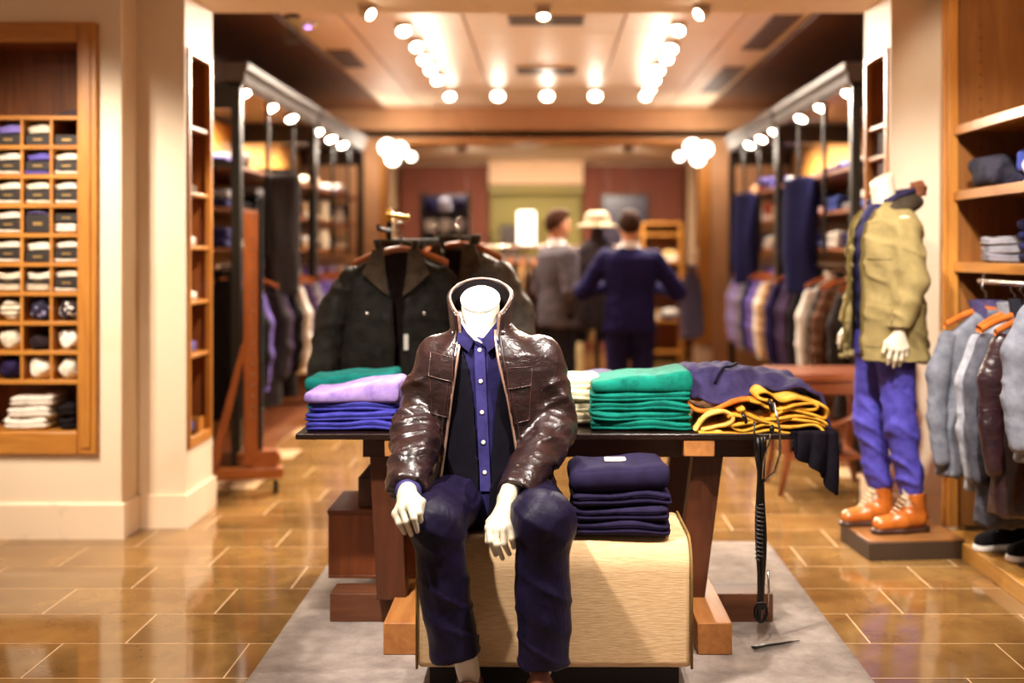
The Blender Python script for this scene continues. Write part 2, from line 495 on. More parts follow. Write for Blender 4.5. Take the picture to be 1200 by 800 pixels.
# pilaster with a narrow niche in its side (facing the aisle)
def pilaster(s, X, side):
    xb = X + s * .30
    a, b = min(X, xb), max(X, xb)
    m = MB()
    zn0, zn1 = px_z(520, 6.0), px_z(62, 6.0)
    m.box(a, b, 5.79, 5.83, 0, 2.71).box(a, b, 6.235, 6.27, 0, 2.71)
    m.box(a, b, 5.83, 6.235, 0, zn0).box(a, b, 5.83, 6.235, zn1, 2.71)
    m.box(min(X + s * .22, xb), max(X + s * .22, xb), 5.83, 6.235, zn0, zn1)
    o = struct('wall_pilaster_' + side, m.build('wall_pilaster_' + side, PEACH))
    return zn0, zn1
zn0, zn1 = pilaster(-1, -1.83, 'left')
pilaster(1, 1.745, 'right')
struct('wall_return_left', MB().box(-4.5, -2.12, 6.1, 6.27, 0, 2.71).build('wall_return_left', PEACH))
struct('wall_right', MB().box(1.755, 2.02, 5.795, 5.84, 0, 2.71).box(2.02, 2.06, 5.62, 6.27, 0, 2.71).box(2.06, 4.5, 6.1, 6.27, 0, 2.71).build('wall_right', PEACH))
# side walls behind
for s, nm in ((-1, 'left'), (1, 'right')):
    a, b = sorted((s * 2.66, s * 2.8))
    struct('wall_aisle_' + nm, MB().box(a, b, 6.27, 17.2, 0, 3.1).build('wall_aisle_' + nm, mat('wood', '#6e3d22', '#4e2812', .5, .6, 0, 0, 2)))
# baseboards
BZ = .165
struct('baseboard_left', MB().box(-4.5, -2.05, WY - .018, WY, 0, BZ).box(-2.07, -2.05, WY, 5.79, 0, BZ)
       .prism([(WY - .018, BZ), (WY - .006, BZ + .012), (WY, BZ + .012), (WY, BZ)], -4.5, -2.05, 'x').build('baseboard_left', TRIMP))
struct('baseboard_pilaster_left', MB().box(-2.07, -1.812, 5.772, 5.79, 0, BZ).box(-1.83, -1.812, 5.79, 6.288, 0, BZ).box(-2.07, -1.83, 6.27, 6.288, 0, BZ).build('baseboard_pilaster_left', TRIMP))
struct('baseboard_pilaster_right', MB().box(1.727, 2.0, 5.772, 5.79, 0, BZ).box(1.727, 1.745, 5.79, 6.288, 0, BZ).build('baseboard_pilaster_right', TRIMP))
# ---- portal wall at the end of the aisle, and the room behind it
PD = 12.7
def Pp(px, py, d=PD): return at(px, py, d)
xl, xr = Pp(446, 0).x, Pp(832, 0).x; zt = Pp(0, 165).z
pm = mat('plaster', '#c99a72', '#bd8c62')
struct('wall_portal', MB().box(-2.8, xl, PD, PD + .3, 0, 3.05).box(xr, 2.8, PD, PD + .3, 0, 3.05).box(xl, xr, PD, PD + .3, zt, 3.05).build('wall_portal', pm))
struct('trim_1', MB().box(xl, xl + .05, PD - .03, PD + .3, 0, zt).box(xr - .13, xr, PD - .03, PD + .3, .35, zt).box(xl, xr, PD - .01, PD + .28, zt - .03, zt).build('trim_1', OAK()))
struct('baseboard_portal', MB().box(xr - .15, xr + .02, PD - .05, PD + .3, 0, .32).box(-2.0, xl + .06, PD - .05, PD + .3, 0, .16).build('baseboard_portal', TRIMP))
BD = 16.2
struct('wall_back', MB().box(-2.8, 2.8, BD + .3, BD + .4, 0, 2.7).build('wall_back', mat('plaster', '#e6bd92', '#dcb084')))
struct('wall_back_upper', MB().box(at(573, 0, BD).x, at(683, 0, BD).x, BD, BD + .3, at(0, 216, BD).z, 2.7).build('wall_back_upper', mat('plaster', '#e6bd92', '#dcb084')))
for a, b, k in ((470, 573, 4), (683, 800, 4)):
    x0, x1 = at(a, 0, BD).x, at(b, 0, BD).x
    wp = struct('wall_panel_' + ('left' if a < 600 else 'right'), MB().box(x0 + .01, x1 - .01, BD + .02, BD + .28, 0, 2.62).build('wall_panelling', WALN()))
    for i in range(k):
        w_ = (x1 - x0) / k
        box('panel', (x0 + i * w_ + .004, x0 + (i + 1) * w_ - .004, BD, BD + .02, 0, 2.62), mat('wood', '#7c3a1e', '#602a12', .75, .7, 0, 0, 2), wp)
# the lit olive recess between the panels
OL = paint('#8a7a34', .6)
struct('trim_2', MB().box(at(573, 0, BD).x, at(683, 0, BD).x, BD + .24, BD + .3, .6, at(0, 216, BD).z).build('trim_2', OL))
struct('trim_3', MB().box(at(573, 0, BD).x, at(683, 0, BD).x, BD - .02, BD + .06, at(0, 226, BD).z, at(0, 219, BD).z).build('trim_3', paint('#8f7d2c', .5)))

# ---- ceiling vents
def vent(px0, py0, px1, py1, x0, x1, label):
    d0 = 1340 * 1.6 / (294 - py0); d1 = 1340 * 1.6 / (294 - py1)
    v = thing('ceiling_vent', label, 'vent', ((x0 + x1) / 2, (d0 + d1) / 2, 3.0))
    w_, l = (x1 - x0) / 2, (d1 - d0) / 2
    fm = paint('#6d4d38', .5); 
    MB().box(-w_, w_, -l, -l + .02, -.012, 0).box(-w_, w_, l - .02, l, -.012, 0).box(-w_, -w_ + .02, -l, l, -.012, 0).box(w_ - .02, w_, -l, l, -.012, 0).build('frame', fm, v)
    box('backing', (-w_ + .02, w_ - .02, -l + .02, l - .02, -.004, 0), DARK, v)
    n = max(3, int(2 * w_ / .035))
    sm = MB().box(-.006, .006, -l + .02, l - .02, -.011, -.004).mesh('slat'); sm.materials.append(fm)
    for i in range(n):
        s = bpy.data.objects.new('slat', sm); COL.objects.link(s); s.parent = v; s.location = (-w_ + .02 + (i + .5) * (2 * w_ - .04) / n, 0, 0)
vent(0, 58, 0, 78, -1.76, -1.56, 'short dark ceiling vent at the left above the black wardrobe')
vent(0, 17, 0, 57, 1.54, 1.74, 'long dark ceiling vent nearest on the right side')
vent(0, 78, 0, 107, 1.54, 1.74, 'farther dark ceiling vent on the right side')
vent(0, 18, 0, 28, -.26, .26, 'nearer brown ceiling vent in the middle of the ceiling')
vent(0, 79, 0, 86, -.26, .26, 'farther brown ceiling vent in the middle of the ceiling')

# ---- ceiling spot heads
LENS = mat('emit', '#fff0d8', emit=26.0)
def ceiling_spot(x, y, z, label, group, aim, energy=22, r=.045, strength=None):
    t = thing('ceiling_spotlight', label, 'spotlight', (x, y, z), 0, group)
    a = Vector(aim).normalized()
    q = Vector((0, 0, -1)).rotation_difference(a).to_matrix().to_4x4()
    MB().rev([(r + .022, 0), (r + .022, -.01), (r + .004, -.012)], n=20).build('rim', paint('#e9d0b4', .4), t, 'a')
    M = Matrix.Translation((0, 0, -.035)) @ q
    MB().rev([(r * .6, .03), (r + .006, .025), (r + .01, -.035), (r + .002, -.035), (r, -.02)], n=20, M=M).build('housing', paint('#c9b8a4', .3, .5), t, 'a')
    MB().rev([(r * .98, -.0285), (r * .98, -.03)], n=20, M=M).build('lens', LENS if strength is None else mat('emit', '#fff0d8', emit=strength), t)
    if energy:
        spot(Vector((x, y, z - .035)) + a * .07, Vector((x, y, z - .035)) + a * 2, energy, 133, 1.0, .04, WARM)
rowL = [(472.6, 30.7), (488, 49.5), (496.5, 65), (504, 77), (512, 89.5), (526.5, 109)]
rowR = [(795, 30), (786.7, 52), (782, 64), (772, 77.5), (767.6, 89), (762, 100), (757, 109)]
for nm, row in (('left', rowL), ('right', rowR)):
    for i, (px, py) in enumerate(row):
        d = 1340 * 1.58 / (294 - py); x = (px - 640) * d / 1340
        ceiling_spot(x, d, 3.0, f'round white ceiling spotlight, {ORD[i]} from the front in the {nm} row', 'spotlights in the ceiling rows', (0.25 if nm == 'left' else -.25, -.75, -1), 125)
for i, px in enumerate((583.5, 641, 697.5)):
    d = 1340 * 1.58 / (294 - 108.5)
    ceiling_spot((px - 640) * d / 1340, d, 3.0, f'large round ceiling spotlight, {["left", "middle", "right"][i]} one between the ends of the two rows', 'spotlights in the ceiling rows', (0, -.8, -1), 125, .055)
for i, px in enumerate((541, 736)):
    p = at(px, 160, 13.5)
    ceiling_spot(p.x, 13.5, 2.66, f'{["left", "right"][i]} round spotlight in the far ceiling behind the portal', 'spotlights behind the portal', (0, .75, -.8), 240, .06)
# front soffit fixtures
for i, (px, ax) in enumerate(((430, .5), (637, 0), (823, -.5))):
    d = 6.1; x = (px - 640) * d / 1340
    ceiling_spot(x, d, 2.71, ['swivel spotlight at the left of the front soffit edge', 'flush spotlight in the middle of the front soffit edge', 'swivel spotlight at the right of the front soffit edge'][i], 'soffit spotlights', (ax * 1.6, -.5 if ax else -.3, -.6), 0, .032, 14)
p = at(361, 19, 8.0)
t = thing('smoke_detector', 'small violet ceiling sensor disc at the left near the soffit edge', 'sensor', (p.x, 8.0, 3.0))
MB().rev([(.055, 0), (.055, -.02), (.04, -.035)], n=20).build('housing', paint('#e5d8e8', .4), t, 'a')
MB().rev([(.02, -.036), (.02, -.04)], n=12).build('indicator', mat('emit', '#b58cff', emit=4), t)
t = thing('exit_sign', 'small hanging glass plate sign below the soffit at the left', 'sign', (at(343, 0, 7.4).x, 7.4, 3.0))
MB().cyl((0, 0, 0), (0, 0, -.07), .012).box(-.05, .05, -.02, .02, -.09, -.07).build('bracket', BLACKM, t)
box('plate', (-.045, .045, -.004, .004, -.26, -.09), mat('glass', '#dfe8d8'), t)

# ---- lamp clusters on the portal columns
def cluster(px, s, label):
    p = at(px, 178, 12.35)
    t = thing('wall_lamp', label, 'lamp', (p.x, 12.66, p.z), 0, 'lamp clusters beside the portal')
    MB().cyl((0, .04, 0), (0, 0, 0), .05).cyl((0, .02, 0), (0, -.25, 0), .015).build('bracket', BLACKM, t, 'a')
    for k, (dx, dz, rr) in enumerate(((-.06, .05, .085), (.08, .03, .075), (.0, -.07, .075), (s * .2, -.05, .045))):
        prof = [(.002 + rr * math.sin(PI * i / 10), rr * -math.cos(PI * i / 10)) for i in range(11)]
        MB().rev(prof, (dx, -.3, dz), 16).build('globe', mat('emit', '#fff0dc', emit=7), t, 'all')
    l = bpy.data.lights.new('lamp', 'POINT'); l.energy = 9; l.color = WARM; l.shadow_soft_size = .12
    o = bpy.data.objects.new('lamp', l); COL.objects.link(o); o.location = (p.x, 12.1, p.z)
cluster(460, 1, 'cluster of bright globe lamps beside the left portal column')
cluster(818, -1, 'cluster of bright globe lamps beside the right portal column')
# ================================================================== FOLDED CLOTHES
_fold = {}
def folded_mesh(w, d, h, seed=0, plies=2, r=None):
    key = (round(w, 3), round(d, 3), round(h, 3), seed, plies)
    if key in _fold: return _fold[key]
    rnd = random.Random(seed); ph = [rnd.uniform(0, 6.3) for _ in range(6)]
    r = r or min(h * .48, .03)
    def fn(p):
        q = p.copy(); u = (p.z + h / 2) / h
        m = (u * plies) % 1.0
        b = abs(2 * m - 1) ** 3                          # groove between the plies
        if p.y < -d / 2 + .03: q.y += b * .012 * (1 if 0.08 < u < .92 else .3)
        if abs(p.x) > w / 2 - .03: q.x -= math.copysign(b * .012, p.x) * (1 if .08 < u < .92 else .3)
        q.z += (.004 * math.sin(p.x * 17 / max(w, .1) * .3 + ph[0]) + .004 * math.sin(p.x * 31 + ph[1]) * math.sin(p.y * 23 + ph[2])) * (.4 + u)
        q.y += .004 * math.sin(p.x * 21 + ph[3]); q.x += .004 * math.sin(p.z * 40 + ph[4])
        return q
    me = MB().rbox((0, 0, h / 2), (w, d, h), r, (12, 8, 4 * plies + 2), fn).mesh('folded', 'all')
    _fold[key] = me; return me
def folded(name, loc, size, m, label, cat, group, rz=0, seed=0, plies=2, extra=None):
    me = folded_mesh(*size, seed % 4, plies).copy(); me.materials.append(m)
    t = bpy.data.objects.new(name, me); COL.objects.link(t)
    t.location = loc; t.rotation_euler = (0, 0, rz); tag(t, label, cat, group)
    if extra: extra(t, size)
    return t
def fab(h, h2=None): return mat('fabric', h, h2)

# ---------------------------------------------------------------- sock shelf in the left wall
u = thing('sock_shelf', 'built-in oak shelf unit of small cubbies recessed in the left wall', 'shelf', (0, 0, 0))
fy = WY - .03
FO = OAK(2); FOH = OAK(0)
fx0, fx1 = nx0 - .09, px_x(116); fz0, fz1 = px_z(531), px_z(27)
m = .09
box('frame_stile', (nx1, fx1, fy, WY + .01, fz0, fz1), FO, u, .006); box('frame_stile', (fx0, nx0, fy, WY + .01, fz0, fz1), FO, u, .006)
box('frame_rail', (nx0, nx1, fy, WY + .01, fz0, nz0), FOH, u, .006); box('frame_rail', (nx0, nx1, fy, WY + .01, nz1, fz1), FOH, u, .006)
MB().box(nx1 + .02, fx1 - .028, fy - .008, fy, fz0 + .03, fz1 - .03).build('moulding', FO, u, bevel=.003)
DB = .30
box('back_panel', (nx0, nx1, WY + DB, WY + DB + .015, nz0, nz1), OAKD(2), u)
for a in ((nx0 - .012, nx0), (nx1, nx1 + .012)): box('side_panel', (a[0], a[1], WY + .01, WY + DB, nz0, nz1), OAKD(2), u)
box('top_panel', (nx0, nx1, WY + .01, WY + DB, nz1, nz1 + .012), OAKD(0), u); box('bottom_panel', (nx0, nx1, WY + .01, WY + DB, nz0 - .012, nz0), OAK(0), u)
sy = [137 + 34.4 * i for i in range(10)]
cx = [-9.5, 25.5, 60, 93]
for y in sy: box('shelf', (nx0, nx1, WY - .005, WY + DB, px_z(y) - .014, px_z(y) + .006), FOH, u, .002)
for k, x in enumerate((-9.5, 25.5, 60)):
    for i in range(9): box('divider', (px_x(x) - .007, px_x(x) + .007, WY, WY + DB, px_z(sy[i + 1]) + .006, px_z(sy[i]) - .014), FO, u)

WH, CRM = '#efe3d3', '#d9c7b0'
BAND = mat('paint', '#221815', None, .6)
GOLD = paint('#c9a25e', .35, .6)
def sock_bundle(c, r, col, kind, label):
    x0, x1 = px_x(cx[c]) + .012, px_x(cx[c + 1]) - .012
    xc = (x0 + x1) / 2; w_ = min(x1 - x0, .128); z0 = px_z(sy[r + 1]) + .007; H = px_z(sy[r]) - .014 - z0
    t = thing('sock_bundle', label, 'socks', (xc, WY + .10, z0), 0, 'sock bundles in the oak cubbies')
    rnd = random.Random(c * 20 + r)
    sm = fab(col)
    def lump(z, h, w, mm, seed, nm):
        me = folded_mesh(w, .17, h, seed, 2 if h > .03 else 1).copy(); me.materials.append(mm)
        o = bpy.data.objects.new(nm, me); COL.objects.link(o); o.parent = t; o.location = (rnd.uniform(-.004, .004), 0, z)
    def band(z, h):
        MB().box(-w_ / 2, w_ / 2, -.088, .085, z, z + h).build('band', BAND, t, bevel=.003)
        MB().box(-.022, .022, -.0895, -.088, z + h * .42, z + h * .58).build('emblem', GOLD, t)
    if kind == 'top': band(.002, H * .42); lump(H * .44, H * .36, w_, sm, 1, 'socks')
    elif kind == 'mid': lump(0, H * .16, w_, sm, 2, 'socks'); band(H * .17, H * .36); lump(H * .55, H * .28, w_, sm, 1, 'socks')
    elif kind == 'box': band(.002, H * .72); lump(H * .74, H * .12, w_ * .95, sm, 3, 'socks')
    elif kind == 'low': band(.002, H * .40)
    elif kind == 'upper': lump(0, H * .42, w_, sm, 2, 'socks'); band(H * .44, H * .34)
    elif kind == 'two': lump(0, H * .34, w_, fab(CRM), 2, 'socks'); band(H * .34, H * .12); lump(H * .47, H * .33, w_, sm, 0, 'socks')
spec = {  # (column, row): colour, build
    (0, 0): ('#8f7fd0', 'top', 'lilac'), (1, 0): ('#e8dcc6', 'top', 'ivory'), (2, 0): ('#3a302c', 'low', 'charcoal'),
    (0, 1): (WH, 'mid', 'white'), (1, 1): ('#6a5fb4', 'mid', 'violet'), (2, 1): (WH, 'mid', 'white'),
    (0, 2): (WH, 'mid', 'white'), (1, 2): ('#f0e2c8', 'mid', 'cream'), (2, 2): ('#e6ded2', 'mid', 'speckled white'),
    (0, 3): (WH, 'mid', 'white'), (1, 3): ('#5b5078', 'box', 'slate violet'), (2, 3): (WH, 'upper', 'white'),
    (0, 4): (WH, 'mid', 'white'), (1, 4): (WH, 'top', 'white'), (2, 4): (WH, 'mid', 'white'),
    (0, 5): ('#e9dcc4', 'two', 'cream'), (1, 5): (WH, 'two', 'white'), (2, 5): (WH, 'mid', 'white')}
for (c, r), (col, kind, nm) in spec.items():
    sock_bundle(c, r, col, kind, f'{nm} banded socks, {ORD[r]} cubby row from the top, {["left", "middle", "right"][c]} column')
loose = {(0, 6): (mat('stripes', '#e9ddc8', '#8d7f6a', axis=2), 'beige striped'), (1, 6): (mat('spots', '#8d86b0', '#1d1730', scale=.8), 'navy patterned'), (2, 6): (mat('spots', '#e9e2dc', '#2a1c26'), 'dotted dark'),
         (0, 7): (fab('#e8dcc8', '#9b8b74'), 'cream crumpled'), (1, 7): (fab('#2a1f22'), 'black folded'), (2, 7): (mat('spots', '#8a7f78', '#efe8de', scale=.6), 'white patterned'),
         (0, 8): (fab('#2b2048', '#120c20'), 'dark violet'), (1, 8): (fab('#f4ecdf', '#cfc2b0'), 'white rolled'), (2, 8): (fab('#f0e8da', '#b8ab98'), 'white crumpled')}
for (c, r), (mm, nm) in loose.items():
    x0, x1 = px_x(cx[c]) + .012, px_x(cx[c + 1]) - .012; z0 = px_z(sy[r + 1]) + .007; H = px_z(sy[r]) - .014 - z0
    rnd = random.Random(r * 9 + c)
    hh = H * (.55 if nm.startswith('black') else .86)
    ph = [rnd.uniform(0, 6) for _ in range(3)]
    def fn(p, ph=ph): return Vector((p.x + .004 * math.sin(p.z * 90 + ph[0]), p.y + .010 * math.sin(p.x * 80 + ph[1]) * math.cos(p.z * 60), p.z + .007 * math.sin(p.x * 70 + ph[2]) * (1 if p.z > 0 else 0)))
    o = MB().rbox((0, 0, hh / 2), (x1 - x0 - .014, .17, hh), min(hh * .45, .045), (12, 8, 8), fn).build('folded_undergarment', mm, None, 'all')
    o.location = ((x0 + x1) / 2, WY + .10, z0)
    tag(o, f'{nm} folded garment in the {ORD[r]} cubby row from the top, {["left", "middle", "right"][c]} column', 'garment', 'loose folded garments in the oak cubbies')
# top compartment and bottom compartment
folded('folded_scarf', (px_x(77), WY + .13, px_z(137) + .007), (.13, .18, .03), fab('#4a4046'), 'thin grey folded scarf on the top board of the oak sock shelf', 'scarf', None, 0, 1, 1)
zb = nz0 + .001
hz = .058
bm = [(0, 12, .30, '#f1e9dd', 'white'), (1, 14, .28, '#ece2d6', 'white'), (2, 34, .25, '#e6dbcf', 'white')]
for k, px, w_, col, nm in bm:
    folded('folded_shirt', (px_x(26 + k * 4), WY + .13, zb + k * (hz - .002)), (.22, .22, hz), fab(col), f'white folded shirt in the bottom compartment of the oak shelf, {["lowest", "middle", "topmost"][k]} of its stack', 'shirt', 'white folded shirts in the bottom compartment', 0, k, 2)
for k in range(2):
    folded('folded_shirt', (px_x(74), WY + .13, zb + k * .062), (.10, .22, .064), fab('#1a1416'), f'black folded shirt beside the white stack in the oak shelf, {["lower", "upper"][k]} one', 'shirt', 'black folded shirts in the bottom compartment', 0, k, 2)

# ---------------------------------------------------------------- niches in the pilaster sides
def niche(s, X, ys_, label):
    t = thing('niche_shelf', label, 'shelf', (X, 6.03, 0))
    z0, z1 = zn0, zn1; y0, y1 = -.20, .205; ob = OAK(2); dd = s * .215
    def bx(nm, xa, xb, *r, mm=None): return box(nm, (min(xa, xb), max(xa, xb)) + r, mm or ob, t, .003)
    f = -s * .012
    bx('frame_stile', f, s * .02, y0, y0 + .03, z0, z1); bx('frame_stile', f, s * .02, y1 - .03, y1, z0, z1)
    bx('frame_rail', f, s * .02, y0 + .03, y1 - .03, z0, z0 + .05); bx('frame_rail', f, s * .02, y0 + .03, y1 - .03, z1 - .03, z1)
    bx('back_panel', dd - s * .01, dd, y0 + .012, y1 - .012, z0, z1, mm=OAKD(2))
    bx('side_panel', s * .02, dd - s * .01, y0, y0 + .012, z0, z1, mm=OAKD(2)); bx('side_panel', s * .02, dd - s * .01, y1 - .012, y1, z0, z1, mm=OAKD(2))
    zs = []
    for py in ys_:
        z = px_z(py, 6.0); zs.append(z); bx('shelf', 0, dd - s * .01, y0 + .012, y1 - .012, z - .02, z)
    return t, zs
nl, zl = niche(-1, -1.83, (149, 226, 288, 352, 414), 'narrow oak niche shelf in the side of the left pilaster')
nr, zr = niche(1, 1.745, (146, 182, 222, 290, 352, 414), 'narrow oak niche shelf in the side of the right pilaster')
for k, col, nm in ((2, '#d8d0c8', 'pale grey'), (1, '#8f8478', 'taupe'), (3, '#ece4d8', 'white'), (4, '#6b5f96', 'violet and grey')):
    folded('folded_tie', (-1.93, 6.05, zl[k]), (.2, .12, .05), fab(col), f'{nm} folded accessory on the left pilaster niche, {ORD[k]} shelf from the top', 'accessory', 'accessories in the left niche', R(90), k, 2)
folded('folded_tie', (-1.93, 6.02, zn0 + .052), (.2, .12, .06), fab('#4c5fa0'), 'blue folded accessory at the bottom of the left pilaster niche', 'accessory', 'accessories in the left niche', R(90), 1, 2)
t = thing('wooden_tray', 'small wooden box at the bottom of the left pilaster niche', 'box', (-1.90, 6.15, zn0 + .05))
MB().box(-.05, .05, -.05, .05, 0, .01).box(-.05, -.04, -.05, .05, .01, .07).box(.04, .05, -.05, .05, .01, .07).box(-.04, .04, -.05, -.04, .01, .07).box(-.04, .04, .04, .05, .01, .07).build('tray', OAK(0), t)
for k, j in ((0, 0), (0, 1), (0, 2), (1, 0), (1, 1), (1, 2)):
    zz = zr[k + 1]
    b = MB().box(-.075, .075, -.05, .05, 0, .17 if k == 0 else .19).build('storage_box', paint(['#4a2a20', '#5a3030'][k], .6), None, bevel=.004)
    b.location = (1.86, 5.92 + j * .115, zz)
    tag(b, f'dark red-brown box standing in the right pilaster niche, {ORD[k + 1]} shelf, {ORD[j]} from the front', 'box', 'boxes in the right niche')

# ================================================================== HANGING GARMENTS
GT = {}
def garment_meshes(kind, h=.012):
    """local frame: shoulders along x, front towards -y, z=0 at the collar"""
    if kind in GT: return GT[kind]
    L = {'shirt': .78, 'sweater': .68, 'coat': .92, 'puffer': .72, 'blazer': .76, 'trousers': 1.0}[kind]
    if kind == 'trousers':
        def body(G):
            a = G.col([-1.0, -.55, -.05, 0], [.10, .115, .12, .12], [.05, .055, .05, .04], -.045)
            b = G.col([-1.0, -.55, -.05, 0], [.10, .115, .12, .12], [.05, .055, .05, .04], .045)
            return smin(a, b, .01)
        V, F = sdf_raw(body, (-.25, -.12, -1.04), (.25, .12, .04), h, lambda V: .012 * ridge(V, (7, 7, 2.2)), 2)
        me = np_mesh('trousers', V, F); GT[kind] = {'body': me}; return GT[kind]
    tw = .075 if kind in ('puffer', 'coat') else .048
    def body(G):
        zs = [-L, -L + .05, -.5, -.3, -.2, -.15, -.10, -.06, -.02]
        rx = [.235, .23, .215, .21, .212, .20, .145, .095, .062]
        ry = [tw + .010, tw + .006, tw, tw, tw * .95, tw * .85, .045, .045, .045]
        return G.col(zs, rx, ry, p=2.5)
    def dp(V):
        if kind == 'puffer': return .012 * np.abs(np.sin(V[:, 2] * PI / .085)) - .004
        u_ = V.copy(); u_[:, 0] += .25 * V[:, 2] * np.sign(V[:, 0])
        lo = np.clip(-V[:, 2] * 3 - .2, .15, 1)
        return lo * (.016 * ridge(u_, (12, 10, 1.5)) + .012 * crease(u_, (10, 9, 3), 5)) - .006
    V, F = sdf_raw(body, (-.32, -.16, -L - .04), (.32, .16, .02), h, dp, 1)
    out = {'body': np_mesh('body', V, F)}
    for s, nm in ((-1, 'sl'), (1, 'sr')):
        rr = 1.2 if kind in ('puffer', 'coat') else .95
        sl = lambda G: G.chain([(s * .175, 0, -.15), (s * .228, .0, -.32), (s * .240, -.015, -.52), (s * .232, -.045, -.70)], [.045 * rr, .054 * rr, .046 * rr, .040 * rr], .03)
        V, F = sdf_raw(sl, (min(0, s * .4), -.18, -.84), (max(0, s * .4), .16, -.05), h, (lambda V: .010 * np.abs(np.sin(V[:, 2] * PI / .08)) - .003) if kind == 'puffer' else (lambda V: .006 * ridge(V, (8, 8, 3)) + .006 * crease(V + np.stack([0 * V[:, 0], 0 * V[:, 0], .8 * V[:, 0]], 1), (7, 7, 13), s) - .004), 1)
        V[:, 1] *= .72
        out[nm] = np_mesh('sleeve', V, F)
    # collar ring, open at the front
    mb = MB()
    def col(u_, v_):
        a = R(-90 + 22) + u_ * R(316); hh = .055 if kind != 'coat' else .075
        r0 = .062 + .012 * v_
        dip = -.05 * max(0, math.cos(a + R(90))) ** 4
        return Vector((math.cos(a) * r0 * 1.05, math.sin(a) * (r0 * .82), -.035 + hh * v_ + dip))
    mb.grid(col, 24, 4)
    me = mb.mesh('collar', 'all'); out['collar'] = me
    # button placket
    mb = MB(); bv = BVHTree.FromPolygons([Vector(v) for v in V0(out['body'])], [tuple(p.vertices) for p in out['body'].polygons])
    pts = []
    for k in range(13):
        z = -.10 - k * (L - .13) / 12
        h_ = bv.ray_cast(Vector((0, -1, z)), Vector((0, 1, 0)))
        pts.append((h_[0].y if h_[0] else -.06, z))
    vs = []; fs = []
    for y, z in pts: vs += [(-.016, y - .004, z), (.016, y - .004, z), (.016, y + .01, z), (-.016, y + .01, z)]
    for k in range(12):
        for q in range(4): fs.append((k * 4 + q, k * 4 + (q + 1) % 4, k * 4 + 4 + (q + 1) % 4, k * 4 + 4 + q))
    mb.add(vs, fs); out['placket'] = mb.mesh('placket', True)
    GT[kind] = out; return out
def V0(me): return [tuple(v.co) for v in me.vertices]
def hang_garment(kind, loc, rz, m, label, cat, group, m_collar=None, parts=True, scale=(1, 1, 1)):
    ms = garment_meshes(kind)
    nm = {'shirt': 'hanging_shirt', 'sweater': 'hanging_sweater', 'coat': 'hanging_coat', 'puffer': 'quilted_jacket', 'blazer': 'hanging_blazer', 'trousers': 'hanging_trousers'}[kind]
    t = thing(nm, label, cat, loc, rz, group); t.scale = scale
    for k, me in ms.items():
        c = me.copy(); c.materials.append(m_collar if (k in ('collar', 'placket') and m_collar) else m)
        o = bpy.data.objects.new({'body': 'body' if kind != 'trousers' else 'legs', 'sl': 'sleeve', 'sr': 'sleeve', 'collar': 'collar', 'placket': 'placket'}[k], c)
        COL.objects.link(o); o.parent = t
    return t
_hang = []
def hanger(loc, rz, label, group, m=None, scale=1):
    """wooden coat hanger; z=0 at the rail it hooks over"""
    m = m or mat('wood', '#c8702c', '#a04f18', .35, 1, 0, 0, 0)
    t = thing('coat_hanger', label, 'hanger', loc, rz, group); t.scale = (scale,) * 3
    if not _hang:
        def arm(u_, v_):
            x = -.215 + .43 * u_; z = -.125 + -.065 * (abs(x) / .215) ** 1.6
            a = v_ * 2 * PI; return Vector((x, .012 * math.sin(a) - .02 * (abs(x) / .215) ** 2, z + .016 * math.cos(a)))
        a = MB().grid(arm, 20, 8).mesh('arm', 'all')
        hk = [(0, 0, -.115), (0, 0, -.05)] + [(.022 * math.sin(q) * -1 + .0, 0, -.022 + -.022 * math.cos(q)) for q in [R(40 * i) for i in range(0, 7)]]
        b = MB().tube(hk, .003, 6).mesh('hook', 'all'); b.materials.append(paint('#c8c0b8', .25, 1))
        _hang.extend([a, b])
    o = link_mesh('arm', _hang[0].copy(), m, t); o2 = bpy.data.objects.new('hook', _hang[1]); COL.objects.link(o2); o2.parent = t
    return t

